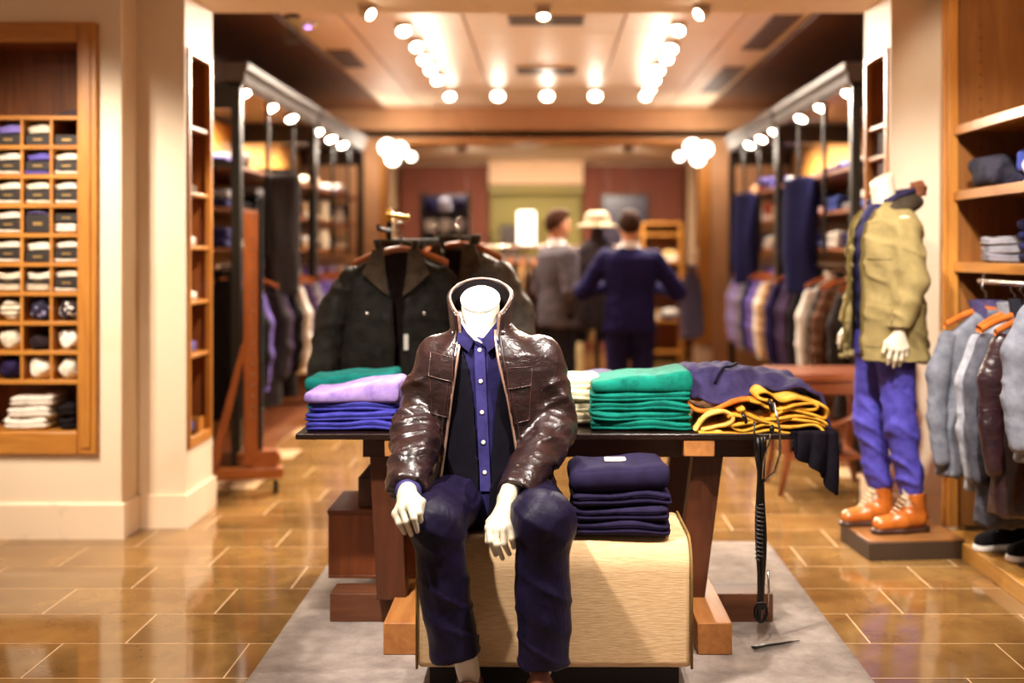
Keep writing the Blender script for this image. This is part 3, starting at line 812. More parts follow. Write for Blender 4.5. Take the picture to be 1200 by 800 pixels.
# ================================================================== WARDROBES ALONG THE AISLE
CORN = mat('paint', '#4e3d35', None, .55, 1, .2)
WB = lambda: mat('wood', '#c08a3e', '#a5702c', .4, .8, 0, 0, 2)
def wardrobe(s, y0, y1, side, which):
    X = s * 1.93
    t = thing('wardrobe', f'black-framed open wardrobe bay with lit cornice on the {side}, {which} one', 'wardrobe', (X, y0, 0))
    L_ = y1 - y0; D = .68
    def bx(nm, xa, xb, ya, yb, za, zb, mm, bev=0): return box(nm, (min(s * xa, s * xb), max(s * xa, s * xb), ya, yb, za, zb), mm, t, bev)
    # frame posts
    for y in (0.0, L_ - .06):
        bx('post', 0, .06, y, y + .06, 0, 2.45, BLACKM); bx('post', D - .05, D, y, y + .06, 0, 2.45, BLACKM)
        bx('end_rail', .06, D - .05, y + .005, y + .055, 2.30, 2.45, BLACKM)
        bx('end_rail', .06, D - .05, y + .005, y + .055, 1.93, 1.97, BLACKM)
    for k in (1, 2): bx('upright', .01, .035, L_ * k / 3 - .0125, L_ * k / 3 + .0125, 1.36, 2.42, BLACKM)
    nb = 8
    for k in range(nb): bx('back_panel', D - .02, D - .005, .06 + k * (L_ - .12) / nb + .002, .06 + (k + 1) * (L_ - .12) / nb - .002, .1, 2.42, WB())
    bx('top_panel', 0.0, D, 0, L_, 2.45, 2.47, DARK); bx('base', .02, D, 0.06, L_ - .06, 0, .12, WALN(1))
    prof = [(s * .10, 2.46), (s * -.0, 2.44), (s * -.02, 2.47), (s * -.03, 2.50), (s * -.02, 2.52), (s * -.045, 2.55), (s * -.05, 2.59), (s * .10, 2.59)]
    MB().prism(prof, .0, L_ - .05, 'y').build('cornice', CORN, t)
    for z in (1.95,): bx('shelf', .03, D - .02, .06, L_ - .06, z - .025, z, OAKD(1))
    sh = {}
    near, far = (1, 2)
    for k in range(3):
        ya, yb = .06 + k * (L_ - .12) / 3, .06 + (k + 1) * (L_ - .12) / 3
        for z in (1.68, 1.42): bx('shelf', .06, D - .02, ya + .01, yb - .01, z - .022, z, OAKD(1)); sh[k, z] = (ya, yb)
    MB().cyl((s * .16, .06, 1.30), (s * .16, L_ - .06, 1.30), .014).build('hanging_rail', paint('#b8a898', .2, 1), t, 'a')
    for k in range(3):
        yk = (.12, .86, 1.5)[k] if y0 < 9 else (.1, .7, 1.3)[k]
        a = Vector((-s * .45, -.35, -1)).normalized(); q = Vector((0, 0, -1)).rotation_difference(a).to_matrix().to_4x4()
        M = Matrix.Translation((s * .02, yk, 2.43)) @ q
        h = MB().rev([(.03, .03), (.05, .02), (.05, -.03), (.044, -.03), (.044, -.015)], n=18, M=M).build('downlight', paint('#b0a090', .3, .6), t, 'a')
        MB().rev([(.042, -.026), (.042, -.028)], n=18, M=M).build('lens', LENS, h)
        wp_ = Vector((X + s * .10, y0 + yk, 2.40))
        spot(wp_, wp_ + Vector((s * .55, .12, -.9)), 120, 125, .9, .04, WARM)
    return sh
yA, yB, yC = 7.22, 9.62, 12.1
shL = [(wardrobe(-1, yA, yB - .01, 'left', 'nearer'), yA), (wardrobe(-1, yB, yC, 'left', 'farther'), yB)]
shR = [(wardrobe(1, yA, yB - .01, 'right', 'nearer'), yA), (wardrobe(1, yB, yC, 'right', 'farther'), yB)]
PAL = {'white': '#ece4dc', 'ivory': '#e8d8bc', 'navy': '#2a2450', 'violet': '#6d5aa4', 'charcoal': '#2c2626', 'grey': '#8a8488', 'beige': '#c8a47c', 'rust': '#b2503a', 'lilac': '#a090c8', 'plum': '#43304e', 'brown': '#5a3a28', 'black': '#191416', 'blue': '#4c5fb0', 'pink': '#d0a0a0'}
def stock(s, sh, y0, side, which, seed, pal):
    rnd = random.Random(seed)
    zz = [1.42, 1.68, 1.95]
    for zi, z in enumerate(zz):
        for k in range(3):
            ya, yb = (sh[k, 1.42])
            for j in range(2):
                n = rnd.choice((1, 2, 2, 3)); ym = y0 + ya + (yb - ya) * (.27 + .46 * j)
                if zi == 2: n = rnd.choice((0, 1, 2))
                cn = rnd.choice(pal); zc = z
                for i in range(n):
                    if rnd.random() < .4: cn = rnd.choice(pal)
                    hh = rnd.choice((.05, .06, .07))
                    folded('folded_garment', (s * 2.20, ym + rnd.uniform(-.02, .02), zc), (.29, .30, hh), fab(PAL[cn]),
                           f'{cn} folded garment, {which} {side} wardrobe, {["lowest", "middle", "top"][zi]} shelf, {ORD[k * 2 + j]} pile from front, {ORD[i]} from bottom', 'garment', f'folded garments on the {side} wardrobe shelves', R(90) * -s, i, 2)
                    zc += hh - .002
stock(-1, *shL[0], 'left', 'nearer', 4, ['charcoal', 'white', 'grey', 'navy', 'violet', 'black'])
stock(-1, *shL[1], 'left', 'farther', 8, ['ivory', 'white', 'beige', 'navy', 'ivory', 'plum'])
stock(1, *shR[0], 'right', 'nearer', 5, ['white', 'navy', 'blue', 'pink', 'grey', 'plum'])
stock(1, *shR[1], 'right', 'farther', 12, ['white', 'rust', 'beige', 'lilac', 'navy', 'grey'])
# garments on the wardrobe rails; shoulders across the aisle, fronts to the viewer
HL = [('coat', 'black'), ('shirt', 'violet'), ('coat', 'charcoal'), ('sweater', 'plum'), ('coat', 'black'), ('shirt', 'white'), ('puffer', 'plum'), ('puffer', 'grey'), ('shirt', 'violet'), ('sweater', 'violet'), ('shirt', 'lilac'), ('sweater', 'plum'), ('shirt', 'lilac'), ('blazer', 'grey'), ('shirt', 'ivory'), ('blazer', 'violet')]
HR = [('coat', 'charcoal'), ('puffer', 'brown'), ('puffer', 'charcoal'), ('shirt', 'white'), ('blazer', 'black'), ('coat', 'plum'), ('blazer', 'plum'), ('coat', 'navy'), ('puffer', 'beige'), ('shirt', 'white'), ('puffer', 'violet'), ('puffer', 'navy'), ('shirt', 'grey'), ('shirt', 'lilac'), ('sweater', 'lilac'), ('blazer', 'grey')]
for s, seq, side in ((-1, HL, 'left'), (1, HR, 'right')):
    y = yA + .22
    for i, (kd, cn) in enumerate(seq):
        if yB - .12 < y < yB + .12: y = yB + .14
        xg = s * (1.77 + .0) if i > 4 or s > 0 else s * 2.09
        rzz = R(random.Random(i).uniform(-14, 14)) + s * R(8)
        hang_garment(kd, (s * 1.93 + (s * .16 if xg != s * 1.77 else s * .16) * (1), y, 1.235), rzz, fab(PAL[cn]), f'{cn} {kd if kd != "puffer" else "quilted jacket"} on the {side} wardrobe rail, {ORD[i]} from the front', 'garment', f'garments on the {side} wardrobe rail')
        hanger((s * 1.93 + s * .16, y, 1.336), rzz, f'wooden hanger on the {side} wardrobe rail, {ORD[i]} from the front', f'hangers on the {side} wardrobe rail')
        y += .285
# blue trousers hung from the cornice of the right wardrobe, and on the left
for (px, z, s, nm, lab) in ((938, 1.94, 1, 'navy', 'long navy trousers hung high at the front of the nearer right wardrobe'), (874, 1.94, 1, 'navy', 'long navy trousers hung high at the front of the farther right wardrobe'), (330, 1.94, -1, 'charcoal', 'dark trousers hung high at the front of the nearer left wardrobe')):
    d = 1340 * 1.88 / abs(px - 640)
    hang_garment('trousers', (s * 1.88, d, z), s * R(-35), fab(PAL[nm] if nm != 'navy' else '#1b1b42'), lab, 'trousers', None, scale=(.85, .8, .85))
# ================================================================== RUG, POUF, TABLE
rug = MB().rbox((.045, 4.1, .006), (2.03, 2.75, .012), .005, (10, 10, 2)).build('rug', mat('carpet', '#b3a398', '#776a64'), None, 'all')
tag(rug, 'grey mottled rug lying on the tiles under the display table', 'rug')

# --- pouf (bench) the mannequin sits on
PX0, PX1, PY0, PY1, PZ = -.413, .465, 3.62, 4.06, .48
pouf = thing('pouf', 'beige woven upholstered pouf bench under the seated mannequin', 'bench', ((PX0 + PX1) / 2, (PY0 + PY1) / 2, .012))
pw, pdp = PX1 - PX0, PY1 - PY0
PM = mat('weave', '#dab688', '#c39a6c')
def pf(p):   # bull-nosed front edge and soft ends
    q = p.copy(); q.z += .012 * (1 - (p.x / (pw / 2)) ** 2) * (1 if p.z > 0 else 0)
    return q
def pf(q):
    q = q.copy()
    return q
ph_ = PZ - .077
def prof_pouf():
    """side outline: square foot, bull-nosed front top, gently domed seat"""
    o = [(-pdp / 2, 0), (-pdp / 2, ph_ - .10)] + [(-pdp / 2 + .10 - .10 * math.cos(R(10 * i)), ph_ - .10 + .10 * math.sin(R(10 * i))) for i in range(1, 10)]
    o += [(pdp / 2 - .04 + .04 * math.sin(R(15 * i)), ph_ - .04 + .04 * math.cos(R(15 * i))) for i in range(0, 7)] + [(pdp / 2, 0)]
    return o
po = MB().prism([(y, z + .065) for y, z in prof_pouf()], -pw / 2, pw / 2, 'x').build('upholstery', PM, pouf, bevel=.022)
po.modifiers['bevel'].segments = 4; po.modifiers['bevel'].angle_limit = R(60)
box('plinth', (-pw / 2 + .04, pw / 2 - .04, -pdp / 2 + .04, pdp / 2 - .04, 0, .062), mat('wood', '#1c0f0a', '#120806', .85), pouf)
for s in (-1, 1):
    pts = [(s * (pw / 2 - .004), y - (.003 if z < ph_ - .1 else 0), z + .065 + .002) for y, z in prof_pouf()[:-1]]
    MB().tube(pts, .0045, 8).build('piping', mat('fabric', '#8a6a3c'), pouf, 'all')

# --- table on trestles
TZ = .745; TY0, TY1 = 4.10, 5.02
table = thing('display_table', 'dark wooden trestle display table covered with folded clothes', 'table', (0.05, 4.5, .012))
DT = mat('wood', '#24130d', '#170b07', .25, 1, 0, 0, 0)
ty = 4.5
box('tabletop', (-.95, .95, TY0 - ty, TY1 - ty, TZ - .022 - .012, TZ - .012), DT, table, .004)
box('apron', (-.72, .72, TY0 - ty + .08, TY0 - ty + .11, TZ - .11, TZ - .035), mat('wood', '#4a2415', '#34170c', .4, 1, 0, 0, 0), table)
LW = mat('wood', '#5c2f19', '#42200f', .4, 1, 0, 0, 2)
FW = mat('wood', '#b87a3c', '#94592a', .6, 1, 0, 0, 1)
for s in (-1, 1):
    xc = (-.575 if s < 0 else .50)
    xf = (-.50 if s < 0 else .58)
    box('foot', (xf - .06 - .05, xf + .06 - .05, 3.93 - ty, 5.0 - ty, 0, .11), FW, table, .004)
    box('top_rail', (xc - .055, xc + .055, 4.105 - ty, 4.98 - ty, TZ - .095, TZ - .035), FW, table, .003)
    # splayed plank legs
    a = Vector((-.62 if s < 0 else .48, 4.25 - ty, .10)); b = Vector((-.65 if s < 0 else .56, 4.25 - ty, TZ - .03))
    MB().prism([(a.x - .055, a.z), (a.x + .055, a.z), (b.x + .055, b.z), (b.x - .055, b.z)], 4.22 - ty, 4.30 - ty, 'y').build('leg', LW, table, bevel=.003)
    MB().prism([(a.x - .055, a.z), (a.x + .055, a.z), (b.x + .055, b.z), (b.x - .055, b.z)], 4.88 - ty, 4.96 - ty, 'y').build('leg', LW, table, bevel=.003)
box('stretcher', (-.86, .80, 4.28 - ty, 4.42 - ty, .0, .105), mat('wood', '#6a3a1a', '#4c2610', .65, 1, 0, 0, 0), table, .003)
# wooden boxes stored under the table
b = MB().box(0, .62, 0, .36, 0, .012).box(0, .62, 0, .015, .012, .25).box(0, .62, .345, .36, .012, .25).box(0, .015, .015, .345, .012, .25).box(.605, .62, .015, .345, .012, .25)
bt = thing('wooden_crate', 'reddish wooden box standing on the stretcher under the left of the table', 'crate', (-.85, 4.46, .124))
b.build('walls', mat('wood', '#8a4a26', '#6a3216', .4, 1, 0, 0, 2), bt, bevel=.002)
box('lid', (-.004, .624, -.004, .364, .25, .265), mat('wood', '#7a4020', '#5a2a12', .4, 1, 0, 0, 0), bt)
b2 = MB().box(-.74, -.36, 4.50, 4.80, .391, .51).build('wooden_box', mat('wood', '#5a2c16', '#40200e', .4, 1, 0, 0, 0), None, bevel=.003)
tag(b2, 'smaller dark wooden box on top of the reddish box under the table', 'box')

# --- folded sweaters on the table
def neck_label(t, size, col='#efe6dc', dx=0):
    w_, d_, h_ = size
    MB().box(dx - .035, dx + .035, -.02, .02, h_ - .002, h_ + .008).build('neck_label', fab(col), t, bevel=.002)
def stack(x, y, z, n, size, cols, nm, labf, group, rz=0, seed=0, tilt=0, extra_top=None, plies=2):
    h = size[2]
    for i in range(n):
        rnd = random.Random(seed * 31 + i)
        o = folded(nm, (x + rnd.uniform(-.007, .007), y + rnd.uniform(-.006, .006), z + i * (h - .0035)), size, cols[i % len(cols)], labf(i), 'sweater', group, rz + R(rnd.uniform(-2.5, 2.5)), seed + i, plies,
                   extra_top if i == n - 1 else None)
    return z + n * (h - .0035)
LEV = lambda n: {2: ['lower', 'upper'], 3: ['lowest', 'middle', 'topmost'], 4: ['lowest', 'second lowest', 'second highest', 'topmost'], 5: ['lowest', 'second lowest', 'middle', 'second highest', 'topmost'], 6: ['lowest', 'second lowest', 'third lowest', 'third highest', 'second highest', 'topmost']}[n]
# blue-violet stack, its top sweater slanting up to the right
blue = [fab('#413f9c', '#2e2c76')]
zt = stack(-.70, 4.28, TZ, 3, (.34, .26, .038), blue, 'folded_sweater', lambda i: f'blue violet folded sweater in the front left table stack, {LEV(4)[i]}', 'blue violet sweaters on the table', 0, 1, plies=2)
def slant_mesh(w_, d_, h0, h1, sd, r=.022):
    def fn(p):
        u = (p.x + w_ / 2) / w_; q = p.copy(); t_ = (p.z + .5 * h0) / h0
        q.z = -.5 * h0 + t_ * (h0 + (h1 - h0) * min(1, max(0, u) * 1.15) ** 1.2) + .004 * math.sin(p.x * 30 + sd) * t_
        q.y += .006 * math.sin(p.x * 18 + sd)
        return q
    return MB().rbox((0, 0, h0 / 2), (w_, d_, h0), min(r, h0 * .45), (14, 10, 8), fn).mesh('folded', 'all')
def slant(name, loc, w_, d_, h0, h1, m, label, cat, group=None, rz=0, sd=0):
    me = slant_mesh(w_, d_, h0, h1, sd); me.materials.append(m)
    o = bpy.data.objects.new(name, me); COL.objects.link(o); o.location = loc; o.rotation_euler = (0, 0, rz)
    return tag(o, label, cat, group)
slant('folded_sweater', (-.705, 4.28, zt - .002), .35, .28, .038, .085, fab('#a88cc8', '#7f64ac'), 'lilac folded sweater slanting on top of the blue violet stack', 'sweater', 'blue violet sweaters on the table', 0, 1)
# teal stack behind
tl = [fab('#177a74', '#0f5854')]
z2 = stack(-.78, 4.66, TZ, 2, (.36, .26, .054), tl, 'folded_sweater', lambda i: f'teal folded sweater behind the lilac stack at the left, {LEV(3)[i]}', 'teal sweaters on the table', 0, 3)
slant('folded_sweater', (-.78, 4.66, z2 - .003), .36, .27, .055, .075, fab('#1a807a', '#105e5a'), 'teal folded sweater behind the lilac stack at the left, topmost', 'sweater', 'teal sweaters on the table', 0, 2)
# cream stack mostly hidden by the sleeve
stack(.075, 4.40, TZ, 4, (.26, .26, .048), [fab('#e9d9b4', '#d0ba8c')], 'folded_polo', lambda i: f'cream folded sweater behind the leather sleeve, {LEV(4)[i]} of its stack', 'cream sweaters on the table', 0, 5)
stack(-.40, 4.62, TZ, 3, (.26, .26, .055), [fab('#d9d6d8', '#b8b4bc')], 'folded_polo', lambda i: f'pale grey folded sweater behind the left leather sleeve, {LEV(3)[i]} of its stack', 'pale sweaters on the table', 0, 6)
# green stack
GRN = [fab('#0a6e5e', '#064c40')]
zg = stack(.345, 4.30, TZ, 4, (.37, .30, .0385), GRN, 'folded_sweater', lambda i: f'emerald folded sweater in the stack right of the mannequin, {LEV(5)[i]}', 'emerald sweaters on the table', 0, 7)
slant('folded_sweater', (.35, 4.30, zg - .002), .37, .31, .046, .078, fab('#0c7564', '#075244'), 'emerald green folded sweater in the stack right of the mannequin, topmost', 'sweater', 'emerald sweaters on the table', 0, 3)
b = folded('folded_sweater', (.20, 4.66, TZ), (.2, .22, .16), fab('#6d6790'), 'grey violet folded sweater behind the emerald stack', 'sweater', None, 0, 3, 3)

# mustard knits: each a thick cloth folded back and forth, cut edges to the front
def ribbon(name, prof, y0, y1, th, m, parent=None, wav=0.006, sd=0):
    """a cloth sheet whose profile (x,z) is extruded in depth"""
    P_ = [Vector((p[0], p[1])) for p in prof]; Q = []
    for i in range(len(P_) - 1):      # Catmull-Rom
        p0, p1, p2, p3 = P_[max(i - 1, 0)], P_[i], P_[i + 1], P_[min(i + 2, len(P_) - 1)]
        for k in range(6):
            t = k / 6; Q.append(.5 * ((2 * p1) + (p2 - p0) * t + (2 * p0 - 5 * p1 + 4 * p2 - p3) * t * t + (3 * p1 - p0 - 3 * p2 + p3) * t ** 3))
    Q.append(P_[-1]); n = len(Q); ny = 6; mb = MB(); vs = []
    for side in (1, -1):
        for j in range(ny + 1):
            y = y0 + (y1 - y0) * j / ny
            for i, q in enumerate(Q):
                t = (Q[min(i + 1, n - 1)] - Q[max(i - 1, 0)]).normalized(); nn = Vector((-t.y, t.x))
                w_ = wav * math.sin(i * .5 + j * 1.3 + sd)
                p = q + nn * side * th / 2
                vs.append((p.x, y + (w_ if j in (0, ny) else 0), p.y + w_ * .3))
    S = (ny + 1) * n; fs = []
    for j in range(ny):
        for i in range(n - 1):
            a = j * n + i; fs += [(a, a + 1, a + n + 1, a + n), (S + a + n, S + a + n + 1, S + a + 1, S + a)]
    for i in range(n - 1): fs += [(i + 1, i, S + i, S + i + 1), (ny * n + i, ny * n + i + 1, S + ny * n + i + 1, S + ny * n + i)]
    for j in range(ny): fs += [(j * n, (j + 1) * n, S + (j + 1) * n, S + j * n), ((j + 1) * n + n - 1, j * n + n - 1, S + j * n + n - 1, S + (j + 1) * n + n - 1)]
    mb.add(vs, fs); return mb.build(name, m, parent, 'all')
MUS = fab('#e0a93c', '#b97f22')
T0 = TZ + .006
def px_t(px, py, d=4.14):
    v = at(px, py, d); return (v.x, v.z)
def loops(lst): return [px_t(*q) for q in lst]
profs = [
 ([(818, 506), (850, 507), (880, 506), (905, 503), (922, 506), (950, 507), (962, 503), (950, 497), (920, 499), (895, 497), (870, 503), (858, 500), (862, 496), (885, 494)], 'lowest'),
 ([(852, 488), (866, 486), (884, 493), (905, 490), (935, 487), (962, 492), (966, 498), (950, 493), (925, 490), (905, 495), (880, 487), (866, 481), (872, 478)], 'second lowest'),
 ([(905, 492), (908, 485), (925, 480), (948, 484), (966, 490), (968, 478), (955, 473), (930, 474), (912, 480), (900, 476)], 'second highest'),
 ([(880, 469), (890, 472), (902, 478), (930, 479), (952, 480), (956, 474), (935, 467), (915, 469), (905, 463), (895, 458), (887, 463), (892, 467), (905, 470)], 'topmost')]
for k, (pr, lv) in enumerate(profs):
    o = ribbon('folded_knit', loops(pr), 4.11 + .006 * k, 4.40, .0105, MUS, None, .005, k)
    tag(o, f'mustard knit folded back and forth at the right end of the table, {lv} layer', 'knitwear', 'mustard knits on the table')
o = ribbon('folded_knit', loops([(814, 505), (828, 486), (845, 482), (858, 487), (852, 497), (835, 500), (822, 503), (845, 506)]), 4.12, 4.42, .012, fab('#e8bf68', '#c99a3c'), None, .006, 7)
tag(o, 'pale mustard knit bunched between the emerald stack and the folded layers', 'knitwear', 'mustard knits on the table')
o = ribbon('folded_knit', loops([(806, 472), (818, 482), (834, 483), (850, 476), (874, 470), (890, 470)]), 4.16, 4.42, .012, fab('#c9752a', '#a0561a'), None, .004, 9)
tag(o, 'rust orange knit edge under the violet garment on the table', 'knitwear')
# heap fill behind the mustard layers
o = folded('folded_knit', (.745, 4.62, TZ), (.40, .34, .11), fab('#c9922e'), 'thick mustard knit lying behind the folded mustard layers', 'knitwear', 'mustard knits on the table', 0, 2, 3)
# violet garment thrown over the mustard, hanging down the right end
def drape(u_, v_):
    """u along the table to its right end and down, v from the front edge to the back"""
    fx = [0, .10, .30, .50, .68, .80, .86, 1.0]
    x = np.interp(u_, fx, [.53, .58, .70, .84, .97, 1.035, 1.05, 1.065])
    zf = np.interp(u_, fx, [.86, .855, .85, .895, .893, .855, .80, .62])      # along the front edge: lies on the mustard knits
    zb = np.interp(u_, fx, [.95, .965, .955, .935, .91, .86, .80, .58])
    k = min(1, v_ * 3.2); k = k * k * (3 - 2 * k)
    z = zf * (1 - k) + zb * k - .05 * max(0, v_ - .6)
    y = np.interp(u_, fx, [4.20, 4.17, 4.20, 4.30, 4.30, 4.26, 4.24, 4.22]) + .48 * v_
    z += (.010 * math.sin(u_ * 19 + v_ * 9) * math.sin(v_ * 7 + 1) + .006 * math.sin(u_ * 33 - v_ * 15)) * (1 if u_ < .8 else .3)
    if u_ >= .8: x += .016 * math.sin(v_ * 22) * (u_ - .8) * 5
    return Vector((x, y, z))
o = MB().grid(drape, 48, 24).build('draped_sweater', fab('#40375f', '#2b2547'), None, 'all')
sd = o.modifiers.new('thickness', 'SOLIDIFY'); sd.thickness = .012
tag(o, 'violet sweater thrown over the mustard knits on the table', 'sweater')
cb = MB().tube([Vector(drape(.18 + .03 * i, .16 + .05 * i)) + Vector((0, 0, .010)) for i in range(7)], .006, 6).build('drawcord', fab('#1d1830'), o, 'all')
# black garment hanging over the front corner of the right table end
def tail(u_, v_):
    L_ = [0, .10, .16, 1.0]
    x = .875 + .165 * v_ + .010 * math.sin(v_ * 19 + u_ * 2)
    drop = .055 + .165 * v_ + .012 * math.sin(v_ * 8.5)
    yf = 4.083 + .05 * max(0, v_ - .6) + .016 * math.sin(v_ * 17 + u_ * 2) * u_
    if u_ < .2: return Vector((x, 4.16 - (4.16 - yf) * u_ / .2, TZ + .008 + .002 * math.sin(u_ * 15)))
    t_ = (u_ - .2) / .8
    return Vector((x, yf - .004 * math.sin(t_ * 3), TZ + .006 - t_ * drop))
o = MB().grid(tail, 34, 22).build('hanging_scarf', fab('#17121c', '#0c0810'), None, 'all')
sd = o.modifiers.new('thickness', 'SOLIDIFY'); sd.thickness = .010
tag(o, 'black knit garment hanging down from the right end of the table', 'knitwear')

# security cords: clips on the mustard knits, loops and a coiled strand down to the rug
cord = thing('security_cord', 'black coiled security cord hanging from the mustard knits in front of the table', 'cord', (at(893, 0, 4.06).x, 4.06, .012))
def cpt(px, py, dy=0): 
    v = at(px, py, 4.06); return (v.x - cord.location.x, dy, v.z - .012)
CK = paint('#100c0c', .35); CHR = paint('#b8b2aa', .2, 1)
MB().tube([cpt(882, 492, -.03), cpt(882, 512, -.035), cpt(884, 535, -.03), cpt(889, 558, -.01), cpt(893, 565)], .0035, 8).build('loop', CK, cord, 'all')
MB().tube([cpt(905, 470, -.03), cpt(911, 500, -.04), cpt(912, 530, -.03), cpt(907, 552, -.015), cpt(893, 566, 0)], .0045, 8).build('loop', CHR, cord, 'all')
MB().tube([cpt(902, 500, -.03), cpt(900, 515, -.03), cpt(894, 535, -.02), cpt(892, 560, -.01)], .0035, 8).build('loop', CHR, cord, 'all')
for a, b in (((868, 482), (873, 494)), ((899, 466), (903, 480)), ((903, 496), (902, 506))):
    MB().tube([cpt(*a, -.03), cpt((a[0] + b[0]) / 2, (a[1] + b[1]) / 2, -.034), cpt(*b, -.03)], [.004, .009, .006], 8).build('clip', paint('#3a3634', .25, .9), cord, 'all')
for k, (dx, y1) in enumerate(((-3, 722), (1, 728), (5, 716))):
    n = 16; MB().tube([cpt(891 + dx + 1.5 * math.sin(i * .6 + k), 512 + (y1 - 512) * i / n, .01 * k) for i in range(n + 1)], .008 if k else .0065, 8).build('strand', CK, cord, 'all')
hel = [cpt(889 + 4.2 * math.cos(i * .9), 590 + i * .72, -.014 + .013 * math.sin(i * .9)) for i in range(90)]
MB().tube(hel, .0032, 6).build('coil', paint('#3a3636', .3), cord, 'all')
MB().tube([cpt(885 + 6 + 7 * math.cos(R(20 * i)), 716 + 11 * math.sin(R(20 * i)), -.012) for i in range(19)], .006, 8).build('end_ring', paint('#2a2626', .25, .8), cord, 'all')
MB().tube([cpt(899, 716, 0), cpt(901, 690, 0), cpt(900, 668, 0)], .004, 6).build('hook', CHR, cord, 'all')
# dark tapering strip lying flat on the rug
o = MB().tube([at(925, 757, 3.9) * 0 + Vector((.72, 3.98, .02)), Vector((.77, 4.0, .022)), Vector((.84, 4.03, .02)), Vector((.90, 4.06, .018))], [.012, .01, .008, .003], 8, flat=.4).build('dark_strip', CK, None, 'all')
tag(o, 'dark tapering strip lying on the rug right of the hanging cord', 'cord')

# sweaters on the pouf
NV = [fab('#221a36', '#171126')]
stack(.245, 3.79, PZ + .004, 3, (.325, .27, .0505), NV, 'folded_sweater', lambda i: f'dark navy folded sweater on the beige pouf, {LEV(4)[i]} of its stack', 'navy sweaters on the pouf', 0, 11)
folded('folded_sweater', (.238, 3.79, PZ + .004 + 3 * .047), (.325, .27, .082), NV[0], 'dark navy folded sweater with a pale neck label topping the pouf stack', 'sweater', 'navy sweaters on the pouf', R(1.5), 14, 1, lambda t, s: neck_label(t, s, '#e8dcc8', -.01))
# plum stack seen under the table top
stack(.27, 4.62, .462, 3, (.28, .26, .05), [fab('#4a2630', '#351a22')], 'folded_sweater', lambda i: f'dark plum folded sweater under the table behind the navy stack, {LEV(3)[i]}', 'plum sweaters under the table', 0, 15)
sb = MB().box(.12, .42, 4.48, 4.76, .118, .46).build('storage_box', mat('wood', '#30180e', '#221008', .8, 1, 0, 0, 0), None, bevel=.004)
tag(sb, 'dark wooden box under the right of the table carrying plum sweaters', 'box')

# ================================================================== RACK OF DARK JACKETS BEHIND THE TABLE
rk = thing('jacket_stand', 'metal garment stand with a brass finial behind the left of the table', 'rack', (at(456, 0, 5.55).x, 5.55, 0))
MB().rev([(.20, 0), (.20, .015), (.03, .03)], n=24).build('base', BLACKM, rk, 'a')
MB().cyl((0, 0, .02), (0, 0, 1.54), .014).build('post', BLACKM, rk, 'a')
MB().tube([(0, .06, 1.50), (0, -.34, 1.50), (0, -.36, 1.515)], .010, 8).build('arm', paint('#17110f', .7), rk, 'a')
MB().tube([(0, 0, 1.45), (.36, .05, 1.45), (.38, .05, 1.46)], .010, 8).build('arm', paint('#17110f', .7), rk, 'a')
MB().rev([(.012, 0), (.02, .01), (.012, .03), (.022, .045), (.004, .07)], (0, 0, 1.54), 14).build('finial', paint('#c9a24e', .25, 1), rk, 'a')
MB().cyl((-.01, -.02, 1.575), (.10, -.02, 1.56), .012).build('handle', paint('#d8b45e', .25, 1), rk, 'a')

